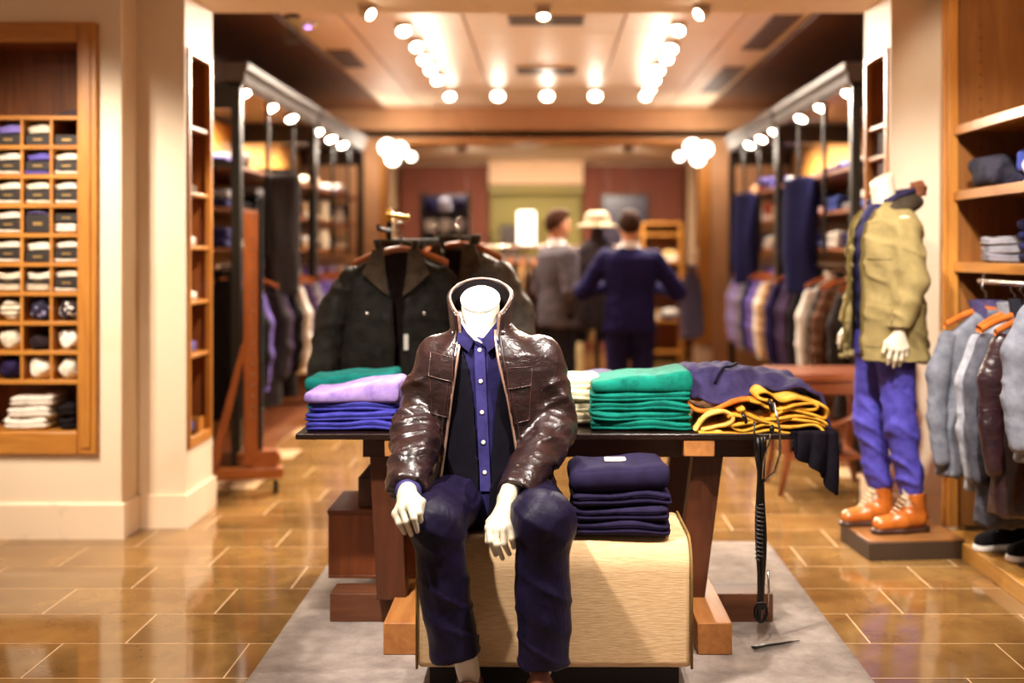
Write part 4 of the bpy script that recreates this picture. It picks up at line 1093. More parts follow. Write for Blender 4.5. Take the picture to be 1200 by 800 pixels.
def field_jacket(loc, rz, mm, label, group, tagc=True):
    """near coat with open lapels, pockets, snaps"""
    t = thing('field_jacket', label, 'jacket', loc, rz, group)
    L_ = .80
    def solid(G):
        zs = [-L_, -.6, -.35, -.2, -.13, -.08, -.045, -.02]
        return G.col(zs, [.28, .265, .25, .245, .225, .155, .095, .075], [.095, .10, .105, .095, .08, .065, .06, .055], p=2.2)
    def shell(G):
        d = solid(G); d = np.maximum(d, -(d + .016))
        f = np.interp(G.z, [-L_, -.5, -.25, -.12, 0], [.012, .016, .03, .055, .085]).astype(np.float32)
        gap = np.maximum(np.abs(G.x - .01) - f, G.y + .0)
        return np.maximum(d, -gap)
    o = sdf('body', shell, (-.32, -.15, -L_ - .03), (.32, .15, .02), .0085, mm, t, lambda V: .010 * ridge(V, (8, 8, 5)) + .004 * ridge(V, (20, 20, 14), 3))
    bv = bvh_of(o)
    sdf('lining', lambda G: np.maximum(solid(G) + .020, -(G.y + .02)), (-.32, -.15, -L_ - .03), (.32, .15, .02), .014, fab('#2a1c18', '#180f0d'), t)
    for s in (-1, 1):
        sdf('sleeve', lambda G: G.chain([(s * .20, 0, -.16), (s * .285, .0, -.32), (s * .325, -.02, -.55), (s * .33, -.04, -.76)], [.062, .072, .064, .055], .03),
            (min(0, s * .43), -.18, -.86), (max(0, s * .43), .16, -.05), .011, mm, t, lambda V: .012 * ridge(V, (9, 9, 13), s))
        patch(bv, [(s * .06, -.27), (s * .19, -.27), (s * .195, -.33), (s * .055, -.33)], .006, mm, 'pocket_flap', t)
        patch(bv, [(s * .065, -.33), (s * .185, -.33), (s * .19, -.42), (s * .06, -.42)], .003, mm, 'pocket', t)
        patch(bv, [(s * .06, -.55), (s * .215, -.54), (s * .22, -.62), (s * .055, -.62)], .006, mm, 'pocket_flap', t)
        # lapel / open collar wing
        vs = [(s * .055, -.10, -.01), (s * .105, -.075, -.015), (s * .15, -.112, -.12), (s * .06, -.125, -.20), (s * .03, -.118, -.22), (s * .045, -.10, -.12)]
        v2 = [(x, y + .012, z) for x, y, z in vs]; n = len(vs)
        MB().add(vs + v2, [tuple(range(n)), tuple(range(2 * n - 1, n - 1, -1))] + [(i, i + n, (i + 1) % n + n, (i + 1) % n) for i in range(n)]).build('lapel', mat('fabric', '#55483a', '#3a3026'), t, True)
        for z in (-.30, -.585):
            h = bv.ray_cast(Vector((s * .125, -1, z)), Vector((0, 1, 0)))
            if h[0]: MB().rev([(.009, 0), (.009, .004), (.004, .007)], h[0] + Vector((0, -.006, 0)), 10, Matrix.Rotation(R(90), 4, 'X')).build('snap', CHR, t, 'a')
    def col(u_, v_):
        a = R(-90 + 50) + u_ * R(260); r0 = .085 + .022 * v_
        return Vector((math.cos(a) * r0, math.sin(a) * r0 * .8 + .005, -.045 + .075 * v_))
    c = MB().grid(col, 22, 4).build('collar', mat('fabric', '#4a4036', '#2e2720'), t, 'all')
    sm = c.modifiers.new('thickness', 'SOLIDIFY'); sm.thickness = .012
    if tagc:
        h = bv.ray_cast(Vector((.05, -1, -.40)), Vector((0, 1, 0)))
        y = (h[0].y if h[0] else -.1) - .012
        box('price_tag', (.035, .055, y - .003, y, -.46, -.39), paint('#f2ede4', .5), t)
    return t
OLV = mat('satin', '#2a2722', '#171513', .55)
GRYJ = mat('satin', '#77726c', '#4e4a46', .5)
gj = 'dark jackets on the stand behind the table'
p = at(464, 0, 5.18)
field_jacket((p.x, 5.20, 1.42), R(6), OLV, 'dark olive field jacket with open collar hanging in front on the stand', gj)
hanger((p.x + .02, 5.20, 1.532), R(6), 'orange wooden hanger in the front olive jacket', 'hangers on the jacket stand')
field_jacket((p.x + .27, 5.42, 1.445), R(-18), GRYJ, 'grey waxed jacket hanging behind the olive one, middle of the stand', gj, False)
hanger((p.x + .27, 5.42, 1.557), R(-18), 'wooden hanger in the middle grey jacket of the stand', 'hangers on the jacket stand')
field_jacket((p.x + .12, 5.78, 1.42), R(20), mat('satin', '#3a332e', '#221d1a', .5), 'brown black jacket hanging rearmost on the stand', gj, False)
hanger((p.x + .12, 5.78, 1.532), R(20), 'wooden hanger in the rearmost jacket of the stand', 'hangers on the jacket stand')
# wide wooden hanger bars on top of the stand
for k, (dx, dy, dz, rz, nm) in enumerate(((-.02, -.16, 1.475, 8, 'left'), (.10, .10, 1.475, -10, 'right'))):
    pass

# ================================================================== CHEVAL MIRROR ON CASTERS (left)
mr = thing('cheval_mirror', 'tall wooden standing mirror frame on a wheeled base beside the left pilaster', 'mirror', (-1.725, 6.60, 0), R(14.5))
MW = mat('wood', '#9c5422', '#743812', .35, 1, 0, 0, 2)
box('post', (-.02, .06, -.03, .03, .16, 1.62), MW, mr, .004)
box('post', (-.02, .06, .44, .50, .16, 1.62), MW, mr, .004)
MB().prism([(-.22, .16), (-.16, .16), (-.015, .80), (-.02, .90)], -.025, .025, 'y').build('brace', MW, mr, bevel=.003)
box('foot', (-.26, .20, -.05, .05, .09, .15), mat('wood', '#a85e28', '#80420f', .35, 1, 0, 0, 0), mr, .004)
box('foot', (-.06, .20, .42, .52, .09, .15), mat('wood', '#a85e28', '#80420f', .35, 1, 0, 0, 0), mr, .004)
box('base_block', (.03, .17, -.045, .045, .15, .25), MW, mr, .004)
box('stretcher', (-.03, .03, .05, .42, .10, .14), MW, mr)
box('frame', (.062, .085, -.03, .50, .25, 1.70), BLACKM, mr)
box('mirror_glass', (.085, .088, -.02, .49, .27, 1.68), paint('#f4f4f4', .03, 1), mr)
for z in np.arange(.45, 1.62, .06):
    MB().rev([(.008, 0), (.006, .005)], (.03, -.031, float(z)), 8, Matrix.Rotation(R(90), 4, 'X')).build('stud', paint('#e8dcc8', .25, 1), mr)
for x, y in ((-.22, 0), (.16, 0), (-.03, .47), (.16, .47)):
    if True:
        MB().cyl((x - .015, y, .035), (x + .015, y, .035), .035).build('caster', BLACKM, mr, 'a')

# ================================================================== RIGHT CABINET, PLATFORM, CLOTHES
cab = thing('display_cabinet', 'tall oak shelf cabinet along the right wall', 'cabinet', (1.98, 5.60, 0))
def bxc(nm, *r, mm=None, bev=.002): return box(nm, r, mm or OAK(2), cab, bev)
PAN = mat('wood', '#94602e', '#744620', .35, .7, 0, 0, 2)
bxc('end_panel', .02, .60, -.02, .0, 0.06, 2.70, mm=PAN)
bxc('frame_stile', -.025, .022, -.045, 0, .06, 2.70)
bxc('frame_stile', -.04, -.025, -.02, .015, .06, 2.70)
for k in range(6): bxc('back_panel', .585, .60, -1.9 + k * .313 + .002, -1.9 + (k + 1) * .313 - .002, .06, 2.70, mm=PAN)
for z in (2.005, 1.69, 1.345):
    bxc('shelf', .02, .585, -1.9, -.022, z - .024, z, mm=OAK(1)); bxc('shelf_lip', -.0, .02, -1.9, -.022, z - .045, z, mm=OAK(1))
for k in range(24):
    pass
pins = MB()
for k in range(16): pins.cyl((.14, -.0205, 1.55 + k * .06 + .05), (.14, -.0215, 1.55 + k * .06 + .05), .005, n=8)
pins.build('peg_hole', DARK, cab)
pl = thing('platform', 'low oak platform with dark painted-in reflections at the right edge', 'platform', (1.89, 5.42, 0))
pk = mat('wood', '#c89448', '#a8742e', .35, 1, 0, 0, 1)
for k in range(5): box('plank', (.002 + k * .12, .118 + k * .12, -1.9, .0, .0 if k == 0 else .04, .075), pk, pl, .002)
for y in (-.42, -.62): MB().rev([(.075, .0755), (.075, .077), (.05, .0775)], (.17, y, 0), 22).build('disc', mat('wood', '#5c3218', '#40200e', .3), pl, 'a')  # dark discs paint in the round reflections on the platform
# folded clothes on the cabinet shelves
zA, zB = 1.69, 1.345
def crum(loc, size, m, label, cat, group, rz=0, sd=0, amp=.016):
    rnd = random.Random(sd); ph = [rnd.uniform(0, 6) for _ in range(6)]
    def fn(p): 
        k = .3 + .7 * (p.z / size[2] + .5)
        return Vector((p.x + amp * .6 * math.sin(p.z * 50 + ph[0] + p.y * 20), p.y + amp * math.sin(p.x * 34 + ph[1]) * math.cos(p.z * 30 + ph[2]), p.z + k * amp * (math.sin(p.x * 28 + ph[3]) * math.cos(p.y * 25 + ph[4]) + .4 * math.sin(p.x * 60 + ph[5]))))
    o = MB().rbox((0, 0, size[2] / 2), size, min(size) * .4, (18, 14, 10), fn).build('folded_garment', m, None, 'all')
    o.location = loc; o.rotation_euler = (0, 0, rz); return tag(o, label, cat, group)
gs = 'folded clothes on the right cabinet shelves'
crum((2.10, 5.34, zA + .004), (.20, .20, .15), fab('#3a3844', '#201e2a'), 'charcoal crumpled garment on the upper shelf of the right cabinet', 'garment', gs, .2, 1)
crum((2.17, 5.18, zA + .004), (.16, .12, .06), fab('#2b2a3c', '#191828'), 'dark slate folded garment under the blue one on the upper cabinet shelf', 'garment', gs, .3, 2)
crum((2.16, 5.06, zA + .065), (.12, .15, .10), fab('#4d5cb0', '#343f8c'), 'blue garment folded upright on the upper shelf of the right cabinet', 'garment', gs, .5, 3)
crum((2.12, 4.90, zA + .004), (.13, .10, .11), fab('#ece8ee', '#c4c0cc'), 'white folded garment beside the blue one on the upper cabinet shelf', 'garment', gs, .4, 4)
crum((2.24, 4.74, zA + .004), (.22, .20, .17), fab('#0d5a4a', '#073a30'), 'dark green crumpled garment on the upper shelf of the right cabinet', 'garment', gs, .1, 5)
for i, (cn, h) in enumerate((('#8c8890', .045), ('#9a969c', .04), ('#a6a2a8', .04))):
    folded('folded_garment', (2.14, 5.24, zB + .002 + i * .04), (.26, .20, h), fab(cn), f'grey folded garment on the lower shelf of the right cabinet, {LEV(3)[i]} of its stack', 'garment', gs, R(-12), i, 2)
for i, (cn, h) in enumerate((('#2b2a4c', .05), ('#33325c', .05), ('#2b2c60', .05), ('#3a3c80', .055))):
    folded('folded_garment', (2.22, 4.98, zB + .002 + i * .048), (.26, .20, h), fab(cn), f'navy folded garment on the lower shelf of the right cabinet, {LEV(4)[i]} of its stack', 'garment', gs, R(8), i, 1)
crum((2.27, 4.72, zB + .003), (.16, .18, .15), fab('#0f7a62', '#085443'), 'bright green folded garment at the frame edge on the lower cabinet shelf', 'garment', gs, 0, 8)

# rail with hanging clothes in front of the cabinet
rl = thing('clothes_rail', 'steel hanging rail under the lower shelf of the right cabinet', 'rail', (1.99, 5.10, 0))
MB().cyl((0, .15, 1.262), (0, -1.1, 1.262), .012).build('rod', paint('#b8b0a8', .2, 1), rl, 'a')
for y in (.1, -.9): MB().tube([(0, y, 1.262), (0.0, y, 1.31), (.03, y, 1.33)], .008, 8).build('bracket', paint('#b8b0a8', .2, 1), rl, 'a')
gr = 'clothes on the right cabinet rail'
def near_shirt(loc, rz, m, label, colm, cat='shirt', kind='shirt', cuff=True, sc=(1, 1, 1)):
    t = hang_garment(kind, loc, rz, m, label, cat, gr, colm, scale=sc)
    return t
DEN = mat('fabric', '#74757e', '#565760'); LGR = mat('fabric', '#98989e', '#74747c')
near_shirt((1.97, 5.12, 1.16), R(12), DEN, 'grey denim shirt with a dark placket, farthest on the right cabinet rail', fab('#4a4166'), sc=(1.05, 1, .97))
hanger((1.97, 5.12, 1.262), R(12), 'wooden hanger in the grey denim shirt of the cabinet rail', 'hangers on the cabinet rail')
near_shirt((2.02, 4.93, 1.16), R(20), LGR, 'pale grey shirt with rolled sleeve, second on the right cabinet rail', LGR, sc=(1.1, 1, 1.0))
hanger((2.02, 4.93, 1.262), R(20), 'orange wooden hanger in the pale grey shirt of the cabinet rail', 'hangers on the cabinet rail')
near_shirt((2.01, 4.80, 1.16), R(10), mat('fabric', '#55545c', '#3a3942'), 'dark grey cardigan between the pale shirt and the leather coat', fab('#2c2b33'), 'cardigan', 'coat', sc=(.95, .8, .98))
hanger((2.01, 4.80, 1.262), R(10), 'wooden hanger in the dark grey cardigan of the cabinet rail', 'hangers on the cabinet rail')
near_shirt((2.02, 4.66, 1.16), R(8), mat('leather', '#3c2226', '#25141a', .3), 'dark brown leather jacket hanging at the right frame edge', mat('leather', '#3c2226', '#25141a', .3), 'jacket', 'coat', sc=(.95, .9, .9))
hanger((2.02, 4.66, 1.262), R(8), 'wooden hanger in the brown leather jacket of the cabinet rail', 'hangers on the cabinet rail')
t = near_shirt((2.08, 4.42, 1.30), R(0), mat('fabric', '#8d8f9b', '#70727e'), 'pale blue grey denim jacket hanging nearest at the right frame edge', fab('#8b8c98'), 'jacket', 'shirt', sc=(1.15, 1.1, .92))
hanger((2.08, 4.42, 1.402), R(0), 'wooden hanger in the pale denim jacket at the frame edge', 'hangers on the cabinet rail')
o = MB().cyl((2.07, 4.42, 1.40), (2.56, 4.42, 1.40), .009).build('face_out_arm', paint('#b8b0a8', .2, 1), None, 'a'); tag(o, 'steel arm carrying the pale denim jacket at the right frame edge', 'hook')
# sneaker on the platform
def sneaker(loc, rz, label):
    t = thing('sneaker', label, 'shoe', loc, rz, 'black sneakers on the platform')
    def up(G):
        d = smin(G.cap((0, .09, .06), (0, -.02, .055), .045, .042), G.cap((0, -.02, .055), (0, -.13, .038), .042, .036), .03)
        d = smin(d, G.cap((0, .08, .09), (0, .05, .10), .042, .036), .02)
        d = np.maximum(d, -G.cap((0, .07, .13), (0, .03, .12), .028, .026)); return np.maximum(d, .018 - G.z)
    sdf('upper', up, (-.08, -.2, 0), (.08, .16, .18), .006, fab('#1c181a', '#0e0b0c'), t)
    def so(G): return np.maximum(np.maximum(smin(G.cap((0, .09, .012), (0, -.02, .012), .050, .046), G.cap((0, -.02, .012), (0, -.13, .012), .046, .042), .03), -G.z), G.z - .026)
    sdf('sole', so, (-.08, -.2, -.01), (.08, .16, .04), .006, paint('#efe8e0', .5), t)
    for k in range(4): MB().tube([(-.022, -.02 - .02 * k, .098 - .008 * k), (0, -.02 - .02 * k, .106 - .008 * k), (.022, -.025 - .02 * k, .098 - .008 * k)], .003, 6).build('lace', paint('#d8d0c8', .7), t, 'all')
    return t
sneaker((2.05, 5.10, .0775), R(-70), 'black sneaker with white sole on the oak platform, left one of the pair')
sneaker((2.13, 4.92, .0775), R(-74), 'black sneaker with white sole on the oak platform, nearer one of the pair')

# ================================================================== CONSOLE / CHAIR behind the table on the right
cs = thing('wooden_console', 'dark wooden console table with curved legs in front of the right wardrobe', 'table', (1.62, 6.75, 0))
CW = mat('wood', '#8a4a26', '#6a3216', .35, 1, 0, 0, 0)
box('top', (-.30, .28, -.25, .25, .66, .70), CW, cs, .004); box('apron', (-.26, .24, -.22, .22, .58, .66), CW, cs, .003)
for x in (-.25, .23):
    for y in (-.21, .21):
        MB().tube([(x, y, .62), (x + .02 * (1 if x > 0 else -1), y, .45), (x - .01 * (1 if x > 0 else -1), y, .2), (x + .03 * (1 if x > 0 else -1), y, 0)], [.03, .028, .02, .016], 10).build('leg', CW, cs, 'all')
MB().tube([(-.24, -.21, .56), (-.10, -.21, .45), (.02, -.21, .40), (.12, -.21, .44), (.22, -.21, .56)], .016, 8).build('bracket', CW, cs, 'all')
box('lower_shelf', (-.22, .20, -.18, .18, .20, .22), CW, cs)
crum((1.57, 6.72, .222), (.3, .26, .14), fab('#3a3034', '#221b1e'), 'dark bundle of clothes on the lower shelf of the wooden console', 'garment', None, 0, 20)

# ================================================================== FAR DISPLAYS
# round rail of dark suits in the middle distance
fr = thing('garment_rail', 'chrome rail with dark suits in the middle distance behind the table', 'rack', (at(640, 0, 10.6).x, 10.6, 0))
x0 = at(548, 0, 10.6).x; x1 = at(735, 0, 10.6).x
MB().cyl((x0, 0, 1.44), (x1, 0, 1.44), .016).build('rod', paint('#e0c8b8', .2, 1), fr, 'a')
for x in (x0 + .02, x1 - .02):
    MB().cyl((x, 0, 0), (x, 0, 1.45), .016).build('post', paint('#c0b0a8', .2, 1), fr, 'a'); box('foot', (x - .03, x + .03, -.25, .25, 0, .04), BLACKM, fr)
cols = ['#1a1618', '#141214', '#241e20', '#1a1618', '#b08a5c', '#3a221e', '#141214', '#7c6a80', '#2a2226', '#1d1a1c', '#c8b494', '#201a1c', '#191517']
names = ['black', 'jet black', 'charcoal', 'soft black', 'tan', 'brown', 'deep black', 'grey violet', 'dark grey', 'matt black', 'ivory', 'off-black', 'sooty black']
for i, (c, nm) in enumerate(zip(cols, names)):
    x = x0 + .08 + i * (x1 - x0 - .16) / 12
    hang_garment('blazer', (x, 10.6, 1.335), R(82), fab(c), f'{nm} blazer on the far chrome rail, {ORD[i]} from the left', 'blazer', 'blazers on the far chrome rail', fab('#d8d0cc') if i % 2 == 0 or i in (1, 3, 5) else None, scale=(.95, 1, 1.0))
    hanger((x, 10.6, 1.452), R(82), f'hanger on the far chrome rail, {ORD[i]} from the left', 'hangers on the far chrome rail', mat('wood', '#c8702c', '#a04f18', .35))
# tie and scarf display on the left of the portal
xd = at(522, 0, 13.6).x
dp = thing('scarf_display', 'tall dark display stand of navy and white patterned scarves near the far left wall', 'display', (xd, 13.6, 0))
hw = 26 * 13.6 / 1340; zt_ = at(0, 228, 13.6).z; zb_ = at(0, 345, 13.6).z
box('backboard', (-hw, hw, 0, .04, zb_ - .2, zt_), paint('#181220', .6), dp, .004)
box('frame_side', (-hw - .03, -hw, -.06, .05, 0, zt_ + .03), BLACKM, dp); box('frame_side', (hw, hw + .03, -.06, .05, 0, zt_ + .03), BLACKM, dp)
for r in range(5): box('shelf', (-hw, hw, -.10, 0, zt_ - .22 - r * .24, zt_ - .205 - r * .24), BLACKM, dp)
sc_ = [['#2a2450', '#b8b4c8', '#26203e'], ['#e0dcd8', '#d8d4d0', '#c0b8bc'], ['#2a2450', '#c8c0c4', '#2e2a56'], ['#352c66', '#4438a0', '#262046'], ['#2a2432', '#b89c90', '#30283e']]
for r in range(5):
    for c in range(3):
        nm_ = {'#2': 'navy', '#b': 'silver', '#e': 'white', '#d': 'off-white', '#c': 'pale', '#3': 'violet', '#4': 'bright violet'}[sc_[r][c][:2]]
        folded('folded_scarf', (xd + (-1 + c) * hw * .64, 13.54, zt_ - .204 - r * .24), (.14, .10, .15), fab(sc_[r][c]), f'{nm_} folded scarf on the far dark display, {ORD[r]} row from the top, {["left", "middle", "right"][c]}', 'scarf', 'scarves on the far dark display', 0, c, 3)
# dark framed picture on the right panel
xp = at(732, 0, BD).x
pc = thing('framed_picture', 'dark framed panel on the right back wall panelling', 'picture', (xp, BD, 0))
zt2, zb2 = at(0, 228, BD).z, at(0, 292, BD).z
box('frame', (-.33, .33, -.05, 0, zb2, zt2), BLACKM, pc, .004); box('panel', (-.29, .29, -.054, -.05, zb2 + .04, zt2 - .04), paint('#2a1a38', .3), pc)
# lit shelf unit at the far right
xu = at(776, 0, 14.5).x
su = thing('shelf_unit', 'pale wooden shelf unit with folded clothes at the far right of the back room', 'shelf', (xu, 14.5, 0))
hw2 = 24 * 14.5 / 1340
for x in (-hw2, hw2 - .03): box('side', (x, x + .03, 0, .4, 0, 1.75), OAK(2), su)
box('back_panel', (-hw2, hw2, .385, .40, 0, 1.75), OAKD(2), su)
for z in (.1, .5, .9, 1.25, 1.6, 1.74): box('shelf', (-hw2 + .03, hw2 - .03, 0, .385, z, z + .025), OAK(0), su)
for r, z in enumerate((.525, .925, 1.275)):
    for c in range(2):
        for i in range(2):
            folded('folded_garment', (xu - .12 + c * .23, 14.66, z + i * .062), (.2, .26, .065), fab(['#f2ead8', '#e0b878', '#3a3456', '#f4eee4'][(r + c * 2 + i) % 4]), f'{["white", "ochre", "navy", "bright white"][(r + c * 2 + i) % 4]} folded garment on the far shelf unit, {ORD[r]} shelf from below, {["left", "right"][c]} pile, {["lower", "upper"][i]}', 'garment', 'garments on the far shelf unit', 0, i, 2)
hang_garment('blazer', (at(806, 0, 12.4).x - .0, 12.15, 1.235), R(60), fab('#6a6078'), 'grey violet blazer hanging by the right portal column', 'blazer', None)
hanger((at(806, 0, 12.4).x, 12.15, 1.336), R(60), 'hanger of the grey violet blazer by the right portal column', None)
ob = MB().tube([(at(806, 0, 12.4).x, 12.15, 1.336), (at(806, 0, 12.4).x + .05, 12.5, 1.336), (at(812, 0, 12.4).x + .06, 12.7, 1.336)], .01, 8).build('wall_hook', paint('#b8b0a8', .2, 1), None, 'a'); tag(ob, 'steel hook arm on the right portal column', 'hook')
# lamp and cabinet in the olive recess
lm = thing('table_lamp', 'bright square-shaded lamp in the olive recess of the back wall', 'lamp', (at(617, 0, 16.0).x, 15.95, 1.2))
box('base', (-.05, .05, -.05, .05, 0, .03), BLACKM, lm); MB().cyl((0, 0, .03), (0, 0, .42), .012).build('stem', BLACKM, lm, 'a')
box('lamp_shade', (-.12, .12, -.10, .10, at(0, 286, 16).z - 1.2, at(0, 248, 16).z - 1.2), mat('emit', '#fff2d8', emit=2.4), lm, .01)
cd = thing('back_counter', 'pale counter below the olive recess at the back', 'counter', (0, 15.9, 0))
box('body', (-.8, .5, -.1, .25, 0, 1.16), mat('paint', '#b8a070', None, .6), cd); box('top', (-.82, .52, -.13, .27, 1.16, 1.2), OAK(0), cd)
dk = thing('dark_cabinet', 'narrow dark cabinet standing left of the lamp in the back recess', 'cabinet', (at(596, 0, 15.95).x, 15.98, 1.2))
box('body', (-.12, .12, -.1, .1, 0, .56), paint('#2e2018', .5), dk); box('door', (-.11, -.005, -.112, -.1, .02, .54), paint('#3a281e', .45), dk); box('door', (.005, .11, -.112, -.1, .02, .54), paint('#3a281e', .45), dk)
# bust with pale hat between the two men
bs = thing('hat_bust', 'dark coat on a bust with a pale hat between the two men', 'bust', (at(700, 0, 9.6).x, 9.6, 0))
MB().rev([(.16, 0), (.16, .02), (.02, .04), (.02, .8)], n=18).build('stand', BLACKM, bs, 'a')
sdf('coat', lambda G: smin(G.col([.75, 1.0, 1.3, 1.42, 1.5], [.2, .19, .21, .17, .06], [.13, .12, .13, .1, .06]), G.cap((0, 0, 1.45), (0, 0, 1.56), .055, .055), .03), (-.26, -.2, .7), (.26, .2, 1.66), .014, fab('#3a3236', '#221c20'), bs, lambda V: .012 * ridge(V, (8, 8, 3)))
h_ = MB().rev([(.001, 0), (.17, .0), (.175, .012), (.11, .03), (.10, .11), (.06, .13), (.001, .12)], (bs.location.x, 9.6, 1.60), 24).build('hat', fab('#dcd0b4', '#b8a884'), None, 'a')
tag(h_, 'pale brimmed hat on the dark bust between the two men', 'hat')
# ================================================================== FIGURES
def hand_sdf(wrist, knuck, pips, tips, thumb, r=1.0):
    def fn(G):
        w_ = Vector(wrist); palm = None
        for k in knuck:
            q = G.cap(w_.lerp(Vector(k), .12), k, .017 * r, .0125 * r); palm = q if palm is None else smin(palm, q, .016)
        d = palm; fing = None
        for k, p, t in zip(knuck, pips, tips):
            m_ = Vector(p).lerp(Vector(t), .55)
            f = smin(G.cap(k, p, .0112 * r, .0098 * r), G.cap(p, t, .0098 * r, .0075 * r), .004)
            fing = f if fing is None else np.minimum(fing, f)
        d = smin(d, fing, .008)
        th = smin(G.cap(thumb[0], thumb[1], .016 * r, .0125 * r), G.cap(thumb[1], thumb[2], .0120 * r, .0085 * r), .006)
        return smin(d, th, .008)
    return fn
def box_of(pts, m=.04):
    P_ = np.array([tuple(p) for p in pts]); return tuple(P_.min(0) - m), tuple(P_.max(0) + m)
def hand_raw(wrist, knuck, pips, tips, thumb, fore=None, h=.003, r=1.0):
    f0 = hand_sdf(wrist, knuck, pips, tips, thumb, r)
    pts = [wrist] + list(knuck) + list(pips) + list(tips) + list(thumb) + ([fore] if fore else [])
    lo, hi = box_of(pts, .035)
    f = f0 if fore is None else (lambda G: smin(f0(G), G.cap(fore, wrist, .033 * r, .026 * r, (1, 1, 1)), .02))
    return sdf_raw(f, lo, hi, h, None, 1)
def join_raw(parts):
    V = []; F = []; o = 0
    for v, f in parts: V.append(v); F.append(f + o); o += len(v)
    return np.concatenate(V), np.concatenate(F)
SKINM = mat('paint', '#cfc2aa', None, .45)

# ------------------------------------------------------------------ the seated headless mannequin
sm_ = thing('seated_mannequin', 'white headless mannequin in a brown leather jacket and navy trousers sitting on the beige pouf', 'mannequin', (-.19, 3.85, 0))
def W(px, py, d): v = at(px, py, d); return (v.x + .19, v.y - 3.85, v.z)
NC = (-.031, -.005, 1.236)
LH = dict(wrist=W(477, 580, 3.44), knuck=[W(489, 589, 3.375), W(480, 592, 3.365), W(471, 596, 3.37), W(464, 602, 3.385)],
          pips=[W(491, 601, 3.345), W(485, 607, 3.335), W(476, 611, 3.345), W(468, 613, 3.365)],
          tips=[W(494, 613, 3.365), W(489, 622, 3.36), W(482, 626, 3.365), W(474, 624, 3.38)],
          thumb=[W(486, 583, 3.43), W(494, 588, 3.38), W(494, 601, 3.37)])
RH = dict(wrist=W(594, 583, 3.50), knuck=[W(573, 618, 3.43), W(581, 621, 3.42), W(590, 620, 3.415), W(598, 616, 3.42)],
          pips=[W(575, 634, 3.40), W(582, 638, 3.395), W(591, 637, 3.395), W(600, 631, 3.40)],
          tips=[W(581, 650, 3.43), W(589, 654, 3.43), W(597, 649, 3.43), W(602, 641, 3.43)],
          thumb=[W(590, 592, 3.50), W(574, 612, 3.47), W(571, 634, 3.45)])
hipL, hipR = (-.085, .06, .575), (.105, .06, .575)
kneeL, kneeR = (-.146, -.405, .588), (.180, -.425, .595)
ankL, ankR = (-.046, -.36, .11), (.172, -.375, .13)
def body_fn(G):
    torso = G.col([.52, .7, .9, 1.05, 1.12, 1.16], [.15, .14, .155, .165, .12, .06], [.10, .09, .10, .10, .08, .06], [.01, .0, -.01, -.01, -.02, -.03])
    d = smin(torso, G.cap((-.03, .01, 1.08), (-.031, -.01, 1.30), .062, .066), .03)
    d = np.maximum(d, (G.y - NC[1]) * -.62 + (G.z - NC[2]) * .78)
    for h_, k_, a_ in ((hipL, kneeL, ankL), (hipR, kneeR, ankR)):
        d = smin(d, G.cap(h_, k_, .07, .055), .03); d = smin(d, G.cap(k_, a_, .052, .036), .02)
        t_ = (a_[0] - .01, a_[1] - .15, .035); d = smin(d, G.cap((a_[0], a_[1] + .01, .055), t_, .036, .026), .02)
    for sh_, el_, wr_ in (((-.165, 0, 1.07), (-.23, .0, .845), LH['wrist']), ((.165, 0, 1.07), (.20, .0, .82), RH['wrist'])):
        d = smin(d, G.cap(sh_, el_, .05, .042), .02); d = smin(d, G.cap(el_, wr_, .042, .028), .015)
    return d
parts_ = [sdf_raw(body_fn, (-.34, -.62, .0), (.34, .16, 1.34), .0095, None, 1)]
parts_.append(hand_raw(**LH, fore=W(478, 565, 3.52))); parts_.append(hand_raw(**RH, fore=W(603, 562, 3.56)))
V_, F_ = join_raw(parts_)
body_o = link_mesh('body', np_mesh('body', V_, F_), SKINM, sm_)

cap_M = Matrix.Translation((NC[0], NC[1] - .001, NC[2])) @ Matrix.Rotation(math.atan2(.62, .78), 4, 'X')
MB().rev([(.001, .0), (.0665, .0), (.0668, .005), (.064, .008), (.001, .009)], n=36, M=cap_M).build('lit_neck_cap', mat('paint', '#f6f2ea', None, .3), sm_, 'a')  # whiter colour paints in the light caught by the cut neck

# trousers
TRM = mat('satin', '#18112b', '#0f0a1d', .5)
def trs(G):
    hemL, hemR = W(538, 766, 3.50), W(637, 777, 3.475)
    L = smin(G.cap(hipL, kneeL, .098, .076), G.cap(kneeL, (kneeL[0] * .5 + hemL[0] * .5 - .008, -.385, .38), .074, .070), .05)
    L = smin(L, G.cap((kneeL[0] * .5 + hemL[0] * .5 - .008, -.385, .38), (hemL[0], hemL[1], hemL[2] - .06), .070, .076), .02)
    Rr = smin(G.cap(hipR, kneeR, .10, .078), G.cap(kneeR, (.182, -.40, .38), .079, .076), .05)
    Rr = smin(Rr, G.cap((.182, -.40, .38), (hemR[0], hemR[1], hemR[2] - .06), .076, .077), .02)
    cutL = (G.z - hemL[2] + .0) + .18 * (G.x - hemL[0]) * -1.0
    L = np.maximum(L, -cutL); Rr = np.maximum(Rr, hemR[2] - G.z)
    hole = np.minimum(G.cap((hemL[0], hemL[1], hemL[2] + .05), (hemL[0], hemL[1], hemL[2] - .1), .056), G.cap((hemR[0], hemR[1], hemR[2] + .05), (hemR[0], hemR[1], hemR[2] - .1), .058))
    d = smin(L, Rr, .035)
    d = smin(d, G.col([.485, .52, .60, .72], [.17, .185, .18, .165], [.13, .14, .135, .125], .01, .03), .03)
    return np.maximum(np.maximum(d, -hole), .487 - G.z if False else -9 + 0 * G.z)
